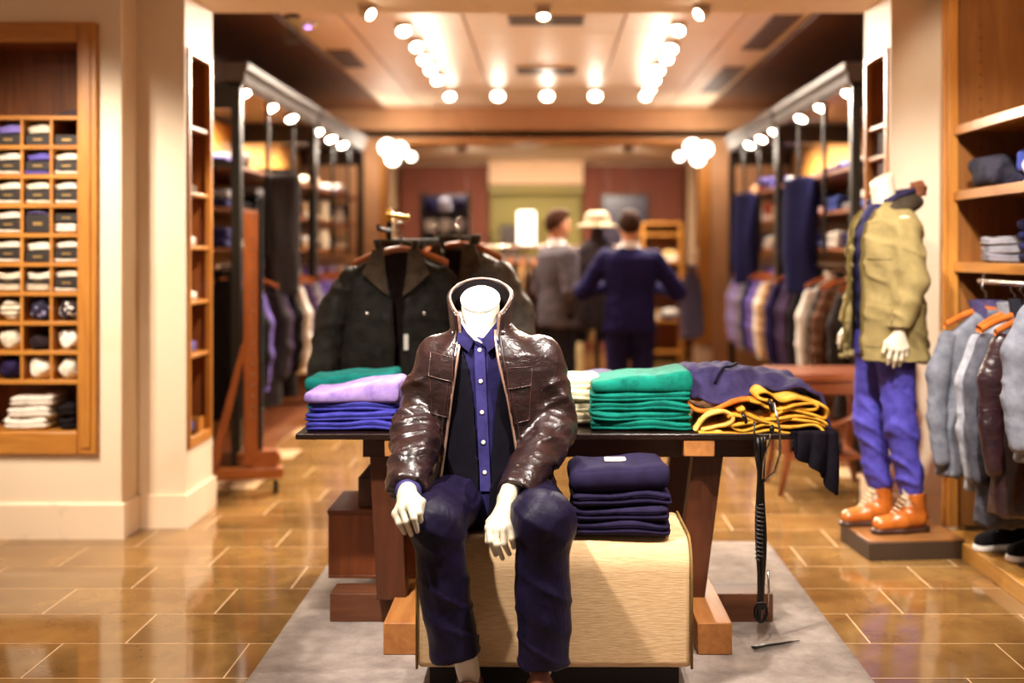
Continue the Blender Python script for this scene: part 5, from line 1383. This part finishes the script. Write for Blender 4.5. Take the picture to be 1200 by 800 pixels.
def trd(V):
    k = np.clip((.72 - V[:, 2]) / .1, 0, 1)
    lower = np.clip((.55 - V[:, 2]) * 6, 0, 1)
    # drag lines that run from the knee, and slack folds down the shin
    u_ = V.copy(); u_[:, 2] = V[:, 2] + .55 * V[:, 0]
    w_ = V.copy(); w_[:, 2] = V[:, 2] - .9 * V[:, 0]
    return k * (.004 * ridge(u_, (5, 7, 7), 2) + .006 * crease(u_, (3, 5, 15), 2) + .004 * crease(w_, (4, 5, 11), 9) * (1 - lower) + .005 * ridge(V, (11, 9, 2), 6) + .010 * crease(w_, (9, 5, 12), 4) * np.clip((V[:, 2] - .48) * 8, 0, 1)) - .003
tr = sdf('trousers', trs, (-.34, -.56, .06), (.34, .21, .76), .0065, TRM, sm_, trd)
tbv = bvh_of(tr)
# leather jacket
LEA = mat('leather', '#2f1a19', '#1c0e0e', .30)
TZs = [.515, .62, .78, .92, 1.01, 1.06, 1.10, 1.135, 1.17, 1.20]
def jsolid(G):
    return G.col(TZs, [.225, .205, .20, .212, .222, .215, .175, .115, .095, .09], [.165, .15, .145, .15, .15, .14, .12, .105, .095, .09],
                 [.02, .01, 0, -.005, -.005, -.005, -.012, -.022, -.028, -.031], [.03, .02, .005, 0, 0, .0, .005, .005, .0, .0], p=2.25)
ELL, ELR = (-.232, .0, .845), (.212, .0, .82)
WL_, WR_ = W(479, 573, 3.49), W(604, 578, 3.53)
def jgap(G):
    f = np.interp(G.z, [.5, .60, .75, .92, 1.04, 1.12, 1.20], [.15, .140, .118, .092, .068, .056, .06]).astype(np.float32)
    c = np.interp(G.z, [.5, .60, .75, .92, 1.04, 1.12, 1.20], [-.028, -.026, -.024, -.026, -.032, -.034, -.031]).astype(np.float32)
    return np.maximum(np.abs(G.x - c) - f, G.y + .01)
def jfn(G):
    d = jsolid(G)
    shell = np.maximum(d, -(d + .017))
    shell = np.maximum(shell, -jgap(G))
    sl = None
    for sh_, el_, wr_ in (((-.172, .0, 1.045), ELL, WL_), ((.172, .0, 1.045), ELR, WR_)):
        mid = tuple(Vector(el_).lerp(Vector(wr_), .5))
        q = smin(G.cap(sh_, el_, .076, .073), G.cap(el_, wr_, .073, .055), .03)
        ax = (Vector(wr_) - Vector(el_)).normalized()
        cut = (G.x - wr_[0]) * ax.x + (G.y - wr_[1]) * ax.y + (G.z - wr_[2]) * ax.z
        q = np.maximum(q, cut - .004)
        q = np.maximum(q, -np.maximum(G.cap(tuple(Vector(el_).lerp(Vector(wr_), .7)), wr_ if False else tuple(Vector(wr_) + ax * .05), .041, .041), -cut - .05))
        sl = q if sl is None else np.minimum(sl, q)
    inner = np.maximum(jsolid(G) + .03, -(1.09 - G.z) * 0 - 9)
    sl = np.maximum(sl, -(d + .028))
    sl = np.maximum(sl, -jgap(G)) if False else sl
    return smin(shell, sl, .022)
def jd(V):
    sx = np.clip((np.abs(V[:, 0]) - .15) / .05, 0, 1)
    low = np.clip((1.06 - V[:, 2]) / .10, 0, 1)
    u_ = V.copy(); u_[:, 2] += .35 * np.abs(V[:, 0]) + .45 * V[:, 1]
    w_ = V.copy(); w_[:, 2] += -.6 * np.abs(V[:, 0]) + .3 * V[:, 1]
    return low * (sx * (.010 * ridge(u_, (4, 5, 10), 1.7) + .015 * crease(u_, (4, 5, 19), 5.1) + .011 * crease(w_, (5, 6, 15), 2.2)) + (1 - sx) * (.006 * ridge(V, (9, 9, 5), 4) + .006 * crease(V, (10, 8, 6), 3))) + .003 * ridge(V, (14, 14, 10)) - .003
jk = sdf('leather_jacket', jfn, (-.36, -.42, .48), (.36, .22, 1.24), .0068, LEA, sm_, jd, 1)
jbv = bvh_of(jk)
# collar: stand ring folded outwards, open at the throat
def jcol(u_, v_):
    a = R(-90 + 40) + u_ * R(280)
    front = max(0.0, -math.sin(a)) ** 1.5
    back = max(0.0, math.sin(a))
    r0 = .088 + .012 * v_ + .006 * front
    z = 1.135 + v_ * (.115 + .055 * back - .055 * front) - .03 * front
    return Vector((-.031 + math.cos(a) * r0 * 1.02, -.002 + math.sin(a) * (r0 * .95) - front * .018, z))
co = MB().grid(jcol, 34, 8).build('collar', LEA, jk, 'all')
so_ = co.modifiers.new('thickness', 'SOLIDIFY'); so_.thickness = .011; so_.offset = 1
MB().grid(lambda u_, v_: jcol(u_, v_ * .97) + (Vector((-.031, 0, 0)) - Vector((jcol(u_, v_).x, jcol(u_, v_).y, 0))).normalized() * .007, 34, 8).build('collar_lining', fab('#140f10', '#0c090a'), jk, 'all')
MB().tube([jcol(i / 40, 1.0) for i in range(41)], .0045, 8).build('collar_edge', mat('leather', '#a08070', '#7c5a4c', .3), jk, 'all')
# collar tips and shoulder tabs
for s, (ua) in ((-1, 1.0), (1, 0.0)):
    pts = [jcol(ua, k / 8) for k in range(8, -1, -1)]
    x0 = pts[-1].x
    MB().tube(pts, .005, 8).build('collar_edge', mat('leather', '#a08070', '#7c5a4c', .3), jk, 'all')
# front edges: zip tapes along the opening
def edge(s, z):
    f = np.interp(z, [.5, .60, .75, .92, 1.04, 1.12, 1.20], [.15, .140, .118, .092, .068, .056, .06])
    c = np.interp(z, [.5, .60, .75, .92, 1.04, 1.12, 1.20], [-.028, -.026, -.024, -.026, -.032, -.034, -.031])
    return c + s * f
for s in (-1, 1):
    pts = []
    for z in np.linspace(.60, 1.14, 22):
        x = edge(s, z) + s * .010
        h_ = jbv.ray_cast(Vector((x, -1.0, z)), Vector((0, 1, 0)))
        if h_[0] and h_[0].y > -.24: pts.append(h_[0] + Vector((-s * .010, -.001, 0)))
    MB().tube(pts, .0045, 8).build('zip_edge', paint('#c9a08c', .3, .6), jk, 'all')
    pts2 = [p + Vector((s * .017, -.003, 0)) for p in pts]
    MB().tube(pts2, .003, 6).build('seam', mat('leather', '#3a1f1a', '#24110e', .4), jk, 'all')
def pxq(q, d=3.71): return [((px - 640) * d / 1340 + .19, 1.4 - (py - 294) * d / 1340) for px, py in q]
for q, nm, off in (([(503, 414), (531, 419), (530, 447), (501, 441)], 'pocket_flap', .012), ([(503, 441), (530, 447), (528, 490), (505, 486)], 'pocket', .006),
                   ([(594, 431), (624, 430), (622, 452), (596, 455)], 'pocket_flap', .012), ([(596, 453), (622, 451), (620, 493), (600, 497)], 'pocket', .006)):
    po_ = patch(jbv, pxq(q), off, LEA, nm, jk, (8, 6))
    rim_ = []
    Q_ = pxq(q)
    for e in range(4):
        for i in range(6):
            x, z = [Q_[e][k] + (Q_[(e + 1) % 4][k] - Q_[e][k]) * i / 6 for k in (0, 1)]
            h_ = jbv.ray_cast(Vector((x, -1, z)), Vector((0, 1, 0)))
            if h_[0]: rim_.append(h_[0] + Vector((0, -off - .0005, 0)))
    if len(rim_) > 8: MB().tube(rim_ + rim_[:1], .0014, 6, caps=False).build('stitching', mat('leather', '#54302a', '#3a2019', .35), po_, 'all')
for px, py in ((529, 392), (531, 404), (589, 391), (612, 450), (515, 443), (608, 535)):
    x, z = pxq([(px, py)])[0]
    h_ = jbv.ray_cast(Vector((x, -1, z)), Vector((0, 1, 0)))
    if h_[0]: MB().rev([(.0055, 0), (.0055, .003), (.003, .005)], h_[0] + Vector((0, -.006, 0)), 12, Matrix.Rotation(R(90), 4, 'X')).build('snap', paint('#cfc4b4', .2, 1), jk, 'a')
# cuff rims
for el_, wr_ in ((ELL, WL_), (ELR, WR_)):
    ax = (Vector(wr_) - Vector(el_)).normalized(); u_ = ax.cross(Vector((0, 0, 1))).normalized(); v_ = ax.cross(u_)
    pts = [Vector(wr_) + ax * .002 + (u_ * math.cos(R(15 * i)) + v_ * math.sin(R(15 * i))) * .0515 for i in range(25)]
    MB().tube(pts, .005, 6, caps=False).build('cuff_edge', LEA, jk, 'all')
# shirt cuff at the left wrist
ax = (Vector(LH['wrist']) - Vector(WL_)).normalized()
MB().tube([Vector(WL_) - ax * .02, Vector(WL_) + ax * .012, Vector(WL_) + ax * .030], [.040, .041, .039], 20).build('shirt_cuff', fab('#4a4478', '#38325f'), sm_, 'all')
# cardigan and shirt
SHZ = [.53, .70, .90, 1.02, 1.07, 1.10, 1.12]
def shirt_s(G, o=0.0):
    return G.col(SHZ, [.165 + o, .165 + o, .175 + o, .175 + o, .15 + o, .115 + o, .09 + o], [.135 + o, .120 + o, .120 + o, .118 + o, .105 + o, .092 + o, .08 + o],
                 [0, -.01, -.015, -.02, -.025, -.03, -.031], [.0, .0, .0, .0, .0, .0, .0])
SHM = fab('#27224f', '#1a1638')
sh_o = sdf('shirt', lambda G: shirt_s(G), (-.24, -.17, .5), (.24, .17, 1.19), .008, SHM, sm_, lambda V: .004 * ridge(V, (10, 10, 6)))
sbv = bvh_of(sh_o)
def card(G):
    d = shirt_s(G, .012); d = np.maximum(d, -(d + .011))
    f = np.interp(G.z, [.5, .62, .80, .93, 1.02, 1.08, 1.12], [.004, .016, .026, .038, .054, .072, .09]).astype(np.float32)
    return np.maximum(np.maximum(d, G.z - 1.10), -np.maximum(np.abs(G.x + .010) - f, G.y))
cd_ = sdf('cardigan', card, (-.24, -.17, .5), (.24, .17, 1.13), .0065, fab('#0f0b16', '#08060d'), sm_)
# shirt placket, buttons, collar points
pk_ = [(-.031, 0)]
MBp = MB(); vs = []; fs = []; zs_ = np.linspace(.62, 1.115, 20)
for z in zs_:
    xc = np.interp(z, [.6, 1.12], [-.006, -.030]); h_ = sbv.ray_cast(Vector((xc, -1, z)), Vector((0, 1, 0))); y = h_[0].y if h_[0] else -.1
    vs += [(xc - .017, y - .006, z), (xc + .017, y - .006, z), (xc + .017, y + .006, z), (xc - .017, y + .006, z)]
for k in range(len(zs_) - 1):
    for q in range(4): fs.append((k * 4 + q, k * 4 + (q + 1) % 4, k * 4 + 4 + (q + 1) % 4, k * 4 + 4 + q))
MBp.add(vs, fs).build('placket', fab('#3c3670', '#2a2656'), sh_o, True)
for py in (410, 446, 482, 517, 552):
    z = 1.4 - (py - 294) * 3.735 / 1340; xc = np.interp(z, [.6, 1.12], [-.006, -.030])
    h_ = sbv.ray_cast(Vector((xc, -1, z)), Vector((0, 1, 0))); y = h_[0].y if h_[0] else -.1
    MB().rev([(.0065, 0), (.0065, .003), (.004, .0035)], (xc, y - .0065, z), 12, Matrix.Rotation(R(90), 4, 'X')).build('button', paint('#f0e4d0', .3), sh_o, 'a')
def plate(name, vs, th, m, parent):
    a = [Vector(v) for v in vs]; n = (a[1] - a[0]).cross(a[2] - a[0]).normalized()
    b = [v + n * th for v in a]; k = len(a)
    return MB().add(a + b, [tuple(range(k)), tuple(range(2 * k - 1, k - 1, -1))] + [(i, i + k, (i + 1) % k + k, (i + 1) % k) for i in range(k)]).build(name, m, parent, True)
for s in (-1, 1):
    plate('collar_point', [(-.031 + s * .066, -.045, 1.175), (-.031 + s * .012, -.098, 1.110), (-.031 + s * .030, -.118, 1.068), (-.031 + s * .070, -.105, 1.100)], .006 * s, SHM, sh_o)
def scol(u_, v_):
    a = R(-90 + 26) + u_ * R(308); r0 = .070 + .004 * v_; f = max(0, -math.sin(a)) ** 2
    return Vector((-.031 + math.cos(a) * r0, -.004 + math.sin(a) * r0 - f * .012, 1.115 + .075 * v_ - .062 * f * v_ - .012 * f))
cs_ = MB().grid(scol, 30, 4).build('collar', SHM, sh_o, 'all'); q = cs_.modifiers.new('t', 'SOLIDIFY'); q.thickness = .004
MB().tube([W(539, 366, 3.785), W(542, 378, 3.768), W(549, 389, 3.752), W(557, 397, 3.742), W(565, 402, 3.738)], [.004, .005, .006, .008, .003], 8, flat=.5).build('undershirt', fab('#f2ece4'), sh_o, 'all')
# shoes
def loafer(a_, m_, tz):
    def up(G):
        x, y = a_[0], a_[1]
        d = smin(G.cap((x, y + .05, .055), (x, y - .05, .055), .044, .042), G.cap((x, y - .05, .05), (x - .008, y - .18, .034), .042, .034), .03)
        d = smin(d, G.cap((x, y - .06, .06), (x, y - .035, tz), .036, .030), .02)
        d = np.maximum(d, .02 - G.z); return np.maximum(d, -G.cap((x, y + .03, .12), (x, y, .17), .038, .045))
    s1 = sdf('loafer', up, (a_[0] - .07, a_[1] - .25, 0), (a_[0] + .07, a_[1] + .13, .19), .006, mat('leather', '#7a3c22', '#552412', .35, bump=.15), sm_)
    sdf('sole', lambda G: np.maximum(np.maximum(smin(G.cap((a_[0], a_[1] + .05, .012), (a_[0], a_[1] - .05, .012), .046, .044), G.cap((a_[0], a_[1] - .05, .012), (a_[0] - .008, a_[1] - .18, .012), .044, .037), .03), .001 - G.z), G.z - .024), (a_[0] - .07, a_[1] - .25, -.01), (a_[0] + .07, a_[1] + .13, .04), .006, paint('#2a1810', .5), s1)
loafer(ankL, None, .045); loafer((ankR[0], ankR[1], 0), None, .125)

# ------------------------------------------------------------------ the standing mannequin in the olive parka
plinth = thing('plinth', 'low dark brown square plinth under the standing mannequin', 'plinth', (1.665, 5.37, 0), R(5))
box('block', (-.225, .225, -.19, .19, 0, .082), paint('#3a2a1e', .45), plinth, .003); box('top_board', (-.225, .225, -.19, .19, .082, .092), mat('wood', '#9a6a3c', '#784a24', .3, 1, 0, 0, 0), plinth, .002)
mq = thing('standing_mannequin', 'headless standing mannequin in an olive parka, violet-blue trousers and tan boots on the dark plinth', 'mannequin', (1.60, 5.40, .093), R(-76))
HIP = [(-.085, .0, .90), (.085, .0, .90)]
KN = [(-.085, -.03, .50), (.080, .03, .50)]; AN = [(-.085, .02, .10), (.085, .09, .10)]
LW_ = (.225, -.06, .955); RW_ = (-.23, -.06, .96)
def hang_hand(s, w_):
    x, y, z = w_
    return dict(wrist=w_, knuck=[(x - .0, y - .040, z - .085), (x + s * .008, y - .015, z - .092), (x + s * .008, y + .010, z - .090), (x + s * .004, y + .032, z - .082)],
                pips=[(x - s * .006, y - .050, z - .128), (x + s * .002, y - .022, z - .138), (x + s * .002, y + .008, z - .135), (x - s * .002, y + .034, z - .120)],
                tips=[(x - s * .022, y - .045, z - .160), (x - s * .018, y - .018, z - .172), (x - s * .018, y + .010, z - .168), (x - s * .018, y + .034, z - .150)],
                thumb=[(x - s * .006, y - .018, z - .03), (x - s * .016, y - .055, z - .065), (x - s * .022, y - .068, z - .105)])
def mq_body(G):
    d = smin(G.col([.85, 1.0, 1.2, 1.38, 1.46, 1.50], [.16, .14, .16, .17, .12, .06], [.10, .09, .11, .10, .08, .06]), G.cap((0, .01, 1.45), (0, -.02, 1.66), .058, .056), .03)
    d = np.maximum(d, (G.z - 1.655) * .8 - (G.y + .02) * .5)
    for h_, k_, a_ in zip(HIP, KN, AN): d = smin(smin(d, G.cap(h_, k_, .075, .052), .03), G.cap(k_, a_, .05, .036), .02)
    for s, w_ in ((1, LW_), (-1, RW_)): d = smin(smin(d, G.cap((s * .17, 0, 1.42), (s * .22, .01, 1.17), .05, .042), .02), G.cap((s * .22, .01, 1.17), w_, .042, .027), .02)
    return d
parts_ = [sdf_raw(mq_body, (-.34, -.18, .04), (.34, .2, 1.72), .012, None, 1)] + [hand_raw(**hang_hand(s, w_), h=.0035) for s, w_ in ((1, LW_), (-1, RW_))]
V_, F_ = join_raw(parts_); link_mesh('body', np_mesh('body', V_, F_), SKINM, mq)
def mt(G):
    d = None
    for h_, k_, a_ in zip(HIP, KN, AN):
        q = smin(G.cap(h_, k_, .098, .074), G.cap(k_, (a_[0], a_[1], a_[2] + .10), .073, .056), .03); q = np.maximum(q, .165 - G.z); d = q if d is None else smin(d, q, .02)
    return smin(d, G.col([.82, .9, 1.0], [.17, .165, .15], [.12, .115, .10]), .03)
sdf('trousers', mt, (-.25, -.2, .13), (.25, .24, 1.03), .010, mat('satin', '#5048a4', '#3a3488', .65), mq,
    lambda V: (.005 * ridge(V, (6, 6, 8)) + .012 * crease(V + np.stack([0 * V[:, 0], 0 * V[:, 0], .8 * V[:, 1]], 1), (5, 5, 13), 4)) * np.clip((.80 - V[:, 2]) * 3, .25, 1.1) - .004)
PK = mat('fabric', '#86744a', '#786840')
PZs = [.80, .90, 1.05, 1.2, 1.34, 1.42, 1.47, 1.51, 1.55]
def ps(G): return G.col(PZs, [.235, .225, .215, .21, .215, .21, .165, .10, .085], [.185, .175, .16, .155, .15, .14, .12, .10, .095], 0, [.0, .0, .0, .0, 0, .0, .005, .01, .01], p=2.2)
def pgap(G):
    f = np.interp(G.z, [.8, 1.0, 1.2, 1.4, 1.55], [.10, .075, .065, .07, .085]).astype(np.float32); return np.maximum(np.abs(G.x + .01) - f, G.y)
def pfn(G):
    d = ps(G); sh = np.maximum(np.maximum(d, -(d + .022)), -pgap(G)); sl = None
    for s, w_ in ((1, LW_), (-1, RW_)):
        q = smin(G.cap((s * .168, 0, 1.40), (s * .222, .012, 1.17), .070, .064), G.cap((s * .222, .012, 1.17), (w_[0], w_[1] + .005, w_[2] + .01), .063, .050), .03)
        q = np.maximum(q, w_[2] + .005 - G.z); sl = q if sl is None else np.minimum(sl, q)
    sl = np.maximum(sl, -(d + .03)); return smin(sh, sl, .025)
pk2 = sdf('parka', pfn, (-.37, -.25, .76), (.37, .25, 1.58), .0085, PK, mq, lambda V: .007 * ridge(V, (6, 7, 8), 3) + .012 * crease(V + np.stack([0 * V[:, 0], 0 * V[:, 0], .6 * V[:, 1]], 1), (7, 8, 15), 7) - .005)
pbv = bvh_of(pk2)
sdf('lining', lambda G: np.maximum(np.maximum(ps(G) + .026, -(G.y + .03)), .84 - G.z), (-.28, -.2, .8), (.28, .2, 1.5), .014, fab('#3a2c1a', '#241a10'), pk2)
for s in (-1, 1):
    patch(pbv, [(s * .10, 1.06), (s * .225, 1.05), (s * .225, .99), (s * .10, 1.0)], .008, PK, 'pocket_flap', pk2)
    patch(pbv, [(s * .105, 1.0), (s * .22, .99), (s * .225, .87), (s * .11, .87)], .006, PK, 'pocket', pk2)
    patch(pbv, [(s * .10, 1.32), (s * .20, 1.32), (s * .20, 1.27), (s * .10, 1.27)], .006, PK, 'pocket_flap', pk2)
    pts = []
    for z in np.linspace(.82, 1.50, 20):
        f = np.interp(z, [.8, 1.0, 1.2, 1.4, 1.55], [.10, .075, .065, .07, .085]); h_ = pbv.ray_cast(Vector((-.01 + s * (f + .014), -1, z)), Vector((0, 1, 0)))
        if h_[0]: pts.append(h_[0] + Vector((-s * .01, -.002, 0)))
    MB().tube(pts, .011, 8, flat=.6).build('front_edge', mat('fabric', '#5a4a22', '#42351a'), pk2, 'all')
def hood(u_, v_):
    a = R(-90 + 35) + u_ * R(290); back = max(0, math.sin(a)); r0 = .092 + .045 * math.sin(PI * v_) * (.4 + back)
    return Vector((math.cos(a) * r0, .012 + math.sin(a) * r0 * .95 + back * .03, 1.455 + .11 * v_ + .03 * back - .05 * max(0, -math.sin(a))))
ho = MB().grid(hood, 30, 8).build('hood', mat('fabric', '#3c3226', '#2a2219'), pk2, 'all'); q = ho.modifiers.new('t', 'SOLIDIFY'); q.thickness = .014
MB().tube([hood(.05 + .90 * i / 40, .96) + Vector((0, 0, .004)) for i in range(41)], .014, 8).build('collar_edge', fab('#2a2440', '#191528'), pk2, 'all')
MB().rbox((.035, .155, 1.60), (.075, .07, .075), .03, (8, 8, 8), lambda p: p + Vector((.006 * math.sin(p.z * 160), .006 * math.sin(p.x * 170), .006 * math.sin(p.y * 150)))).build('fur_toggle', fab('#7a4a30', '#55301c'), pk2, 'all')
# padded navy vest and shirt under the parka
sdf('vest', lambda G: G.col([.95, 1.2, 1.38, 1.46, 1.53], [.17, .18, .185, .12, .078], [.115, .12, .12, .10, .078]), (-.22, -.16, .92), (.22, .16, 1.56), .011, fab('#211d40', '#141129'), mq, lambda V: .008 * np.abs(np.sin(V[:, 2] * PI / .09)))
def ankle_boot(a_, nm=''):
    x, y = a_[0], a_[1]
    BL = mat('leather', '#c06a24', '#96480f', .28, bump=.12)
    def up(G):
        d = smin(G.cap((x, y + .035, .06), (x, y - .06, .055), .042, .043), G.cap((x, y - .06, .052), (x, y - .165, .040), .043, .036), .03)
        d = smin(d, G.cap((x, y + .02, .07), (x, y + .01, .19), .047, .056), .03)
        d = np.maximum(np.maximum(d, .018 - G.z), G.z - .185); return np.maximum(d, -G.cap((x, y + .01, .13), (x, y + .01, .25), .042, .05))
    b = sdf('boot', up, (x - .08, y - .23, 0), (x + .08, y + .11, .22), .006, BL, mq)
    sdf('sole', lambda G: np.maximum(np.maximum(smin(G.cap((x, y + .04, .012), (x, y - .06, .012), .048, .048), G.cap((x, y - .06, .012), (x, y - .17, .012), .048, .040), .03), -G.z), G.z - .024), (x - .08, y - .24, -.01), (x + .08, y + .12, .04), .006, paint('#3a2014', .4), b)
    for k in range(6):
        t_ = k / 5; yy = y - .105 + .065 * t_; zz = .092 + .085 * t_
        MB().tube([(x - .026, yy + .012, zz - .006), (x, yy - .004, zz + .006), (x + .026, yy + .012, zz - .006)], .0032, 6).build('lace', paint('#e2c8a0', .6), b, 'all')
for a_ in AN: ankle_boot(a_)

# ------------------------------------------------------------------ the two men in suits
def person(label, loc, rz, cfg, scale=.98):
    t = thing('person', label, 'person', loc, rz); t.scale = (scale,) * 3
    def head(G):
        d = G.ell((0, .005, 1.615), (.076, .094, .105)); d = smin(d, G.ell((0, -.028, 1.555), (.056, .062, .062)), .035)
        d = smin(d, G.cap((0, -.090, 1.605), (0, -.108, 1.578), .008, .014), .012)                                  # nose
        d = smin(d, G.cap((-.035, -.080, 1.630), (.035, -.080, 1.630), .011), .015)                                   # brow
        for s in (-1, 1):
            d = np.maximum(d, -(G.ell((s * .031, -.094, 1.612), (.017, .012, .010)))) if False else d
            d = smin(d, G.ell((s * .078, .012, 1.598), (.010, .020, .032)), .008)                                      # ears
        d = smin(d, G.cap((-.018, -.083, 1.545), (.018, -.083, 1.545), .007), .008)                                   # lips
        d = smin(d, G.cap((0, -.078, 1.515), (0, -.070, 1.512), .016), .02)                                          # chin
        return smin(d, G.cap((0, .025, 1.56), (0, .02, 1.40), .054, .060), .025)
    def trunk(G):
        d = G.col([.85, 1.0, 1.2, 1.36, 1.42, 1.46], [.15, .13, .16, .17, .12, .06], [.10, .09, .11, .10, .08, .06])
        for s in (-1, 1):
            d = smin(d, G.cap((s * .09, 0, .9), (s * .10, .0, .5), .08, .055), .02); d = smin(d, G.cap((s * .10, 0, .5), (s * .105, .02, .08), .055, .04), .02)
            e_, w_ = cfg['elbow'][s], cfg['wrist'][s]
            d = smin(d, G.cap((s * .17, 0, 1.38), e_, .05, .042), .02); d = smin(d, G.cap(e_, w_, .042, .03), .02)
        return d
    prs = [sdf_raw(head, (-.11, -.14, 1.38), (.11, .13, 1.74), .007, None, 1), sdf_raw(trunk, (-.5, -.5, .03), (.5, .25, 1.5), .02, None, 1)]
    for s in (-1, 1):
        x, y, z = cfg['wrist'][s]; dx, dy, dz = cfg['hdir'][s]
        D_ = Vector((dx, dy, dz)).normalized(); S_ = D_.cross(Vector((0, 0, 1))).normalized() * -s; N_ = Vector((0, 0, -1))
        w_ = Vector((x, y, z)); K = [w_ + D_ * .085 + S_ * q for q in (-.033, -.011, .011, .031)]
        ln = (.036, .042, .039, .030)
        P2 = [k + D_ * l + N_ * .012 for k, l in zip(K, ln)]; T2 = [p + D_ * l * .6 + N_ * .03 for p, l in zip(P2, ln)]
        TH = [w_ + D_ * .03 + S_ * -.02, w_ + D_ * .06 + S_ * -.05 + N_ * .01, w_ + D_ * .095 + S_ * -.055 + N_ * .02]
        prs.append(hand_raw(tuple(w_), [tuple(k) for k in K], [tuple(k) for k in P2], [tuple(k) for k in T2], [tuple(k) for k in TH], h=.005))
    V_, F_ = join_raw(prs)
    link_mesh('body', np_mesh('body', V_, F_), mat('paint', '#c98f6e', None, .5), t)
    for s in (-1, 1): MB().rev([(.001, -.010), (.008, -.006), (.010, 0), (.008, .006), (.001, .010)], (s * .031, -.080, 1.612), 12).build('eye', paint('#2a1c16', .2), t, 'all')
    def hair(G):
        d = G.ell((0, .014, 1.628), (.084, .100, .108)); d = np.maximum(d, -(G.y + .045 + .0) + 0 * G.z - (G.z - 1.66) * 1.2)
        d = np.maximum(d, 1.555 - G.z + np.maximum(0, -(G.y - .03)) * .6)
        return smin(d, np.maximum(G.ell((0, -.035, 1.70), (.062, .055, .035)), -9 + 0 * G.z), .02)
    sdf('hair', hair, (-.11, -.13, 1.5), (.11, .14, 1.76), .008, fab(cfg['hair'], cfg['hair2']), t, lambda V: .005 * ridge(V, (30, 30, 9)))
    def jacket(G):
        d = G.col([.80, .92, 1.08, 1.25, 1.36, 1.41, 1.45], [.205, .195, .182, .205, .215, .17, .075], [.145, .14, .128, .135, .13, .10, .07], p=2.3)
        for s in (-1, 1):
            e_, w_ = cfg['elbow'][s], cfg['wrist'][s]
            q = smin(G.cap((s * .178, 0, 1.365), e_, .072, .062), G.cap(e_, tuple(Vector(e_).lerp(Vector(w_), .97)), .062, .046), .03); d = smin(d, q, .03)
        return np.maximum(d, -np.maximum(np.abs(G.x) - np.interp(G.z, [1.0, 1.45], [.0, .06]).astype(np.float32), np.maximum(G.y + .05, 1.02 - G.z)))
    j = sdf('suit_jacket', jacket, (-.5, -.45, .77), (.5, .25, 1.48), .011, fab(cfg['suit'], cfg['suit2']), t, lambda V: .009 * ridge(V, (7, 7, 9)))
    def shirt(G): return G.col([1.0, 1.36, 1.42, 1.47, 1.50], [.15, .17, .12, .066, .066], [.10, .11, .085, .068, .068], 0, [0, 0, 0, .012, .015])
    sdf('shirt', shirt, (-.2, -.15, .98), (.2, .15, 1.53), .012, fab('#efe8e4'), t)
    for s in (-1, 1):
        plate('lapel', [(s * .07, -.085, 1.435), (s * .115, -.125, 1.33), (s * .05, -.150, 1.16), (s * .02, -.146, 1.06), (s * .045, -.13, 1.30)], .006, fab(cfg['suit'], cfg['suit2']), j)
    def tr(G):
        d = None
        for s in (-1, 1):
            q = smin(G.cap((s * .088, 0, .88), (s * .10, .0, .5), .105, .085), G.cap((s * .10, 0, .5), (s * .105, .015, .06), .084, .074), .03); q = np.maximum(q, .05 - G.z); d = q if d is None else smin(d, q, .015)
        return smin(d, G.col([.82, .95, 1.02], [.18, .17, .16], [.13, .12, .11]), .03)
    sdf('trousers', tr, (-.25, -.2, .02), (.25, .2, 1.05), .014, fab(cfg['tr'], cfg['tr2']), t, lambda V: .008 * ridge(V, (6, 6, 4)))
    for s in (-1, 1):
        sdf('shoe', lambda G: np.maximum(smin(G.cap((s * .105, .05, .045), (s * .105, -.06, .045), .045, .044), G.cap((s * .105, -.06, .04), (s * .115, -.19, .032), .044, .034), .03), .001 - G.z), (s * .105 - .07, -.26, -.01), (s * .105 + .07, .12, .11), .009, mat('leather', '#241812', '#120c08', .3, bump=.1), t)
    return t
dB = 8.6
person('man in a navy suit seen from behind with elbows out, talking to the other man', (at(738, 0, dB).x, dB, 0), R(176),
       dict(elbow={-1: (-.37, -.04, 1.10), 1: (.36, -.04, 1.11)}, wrist={-1: (-.23, -.27, 1.13), 1: (.20, -.27, 1.13)}, hdir={-1: (.3, -.8, .2), 1: (-.3, -.8, .2)},
            hair='#3a2418', hair2='#241408', suit='#1b1545', suit2='#130e34', tr='#1c1740', tr2='#120f2c'), .985)
dA = 9.15
person('man in a grey jacket with brown hair, in profile facing right behind the table', (at(654, 0, dA).x, dA, 0), R(118),
       dict(elbow={-1: (-.26, .03, 1.08), 1: (.26, .02, 1.08)}, wrist={-1: (-.12, -.24, 1.09), 1: (.14, -.24, 1.10)}, hdir={-1: (.2, -.9, .1), 1: (-.2, -.9, .1)},
            hair='#4e3020', hair2='#382014', suit='#5a5258', suit2='#423c42', tr='#241f26', tr2='#17141a'), 1.0)
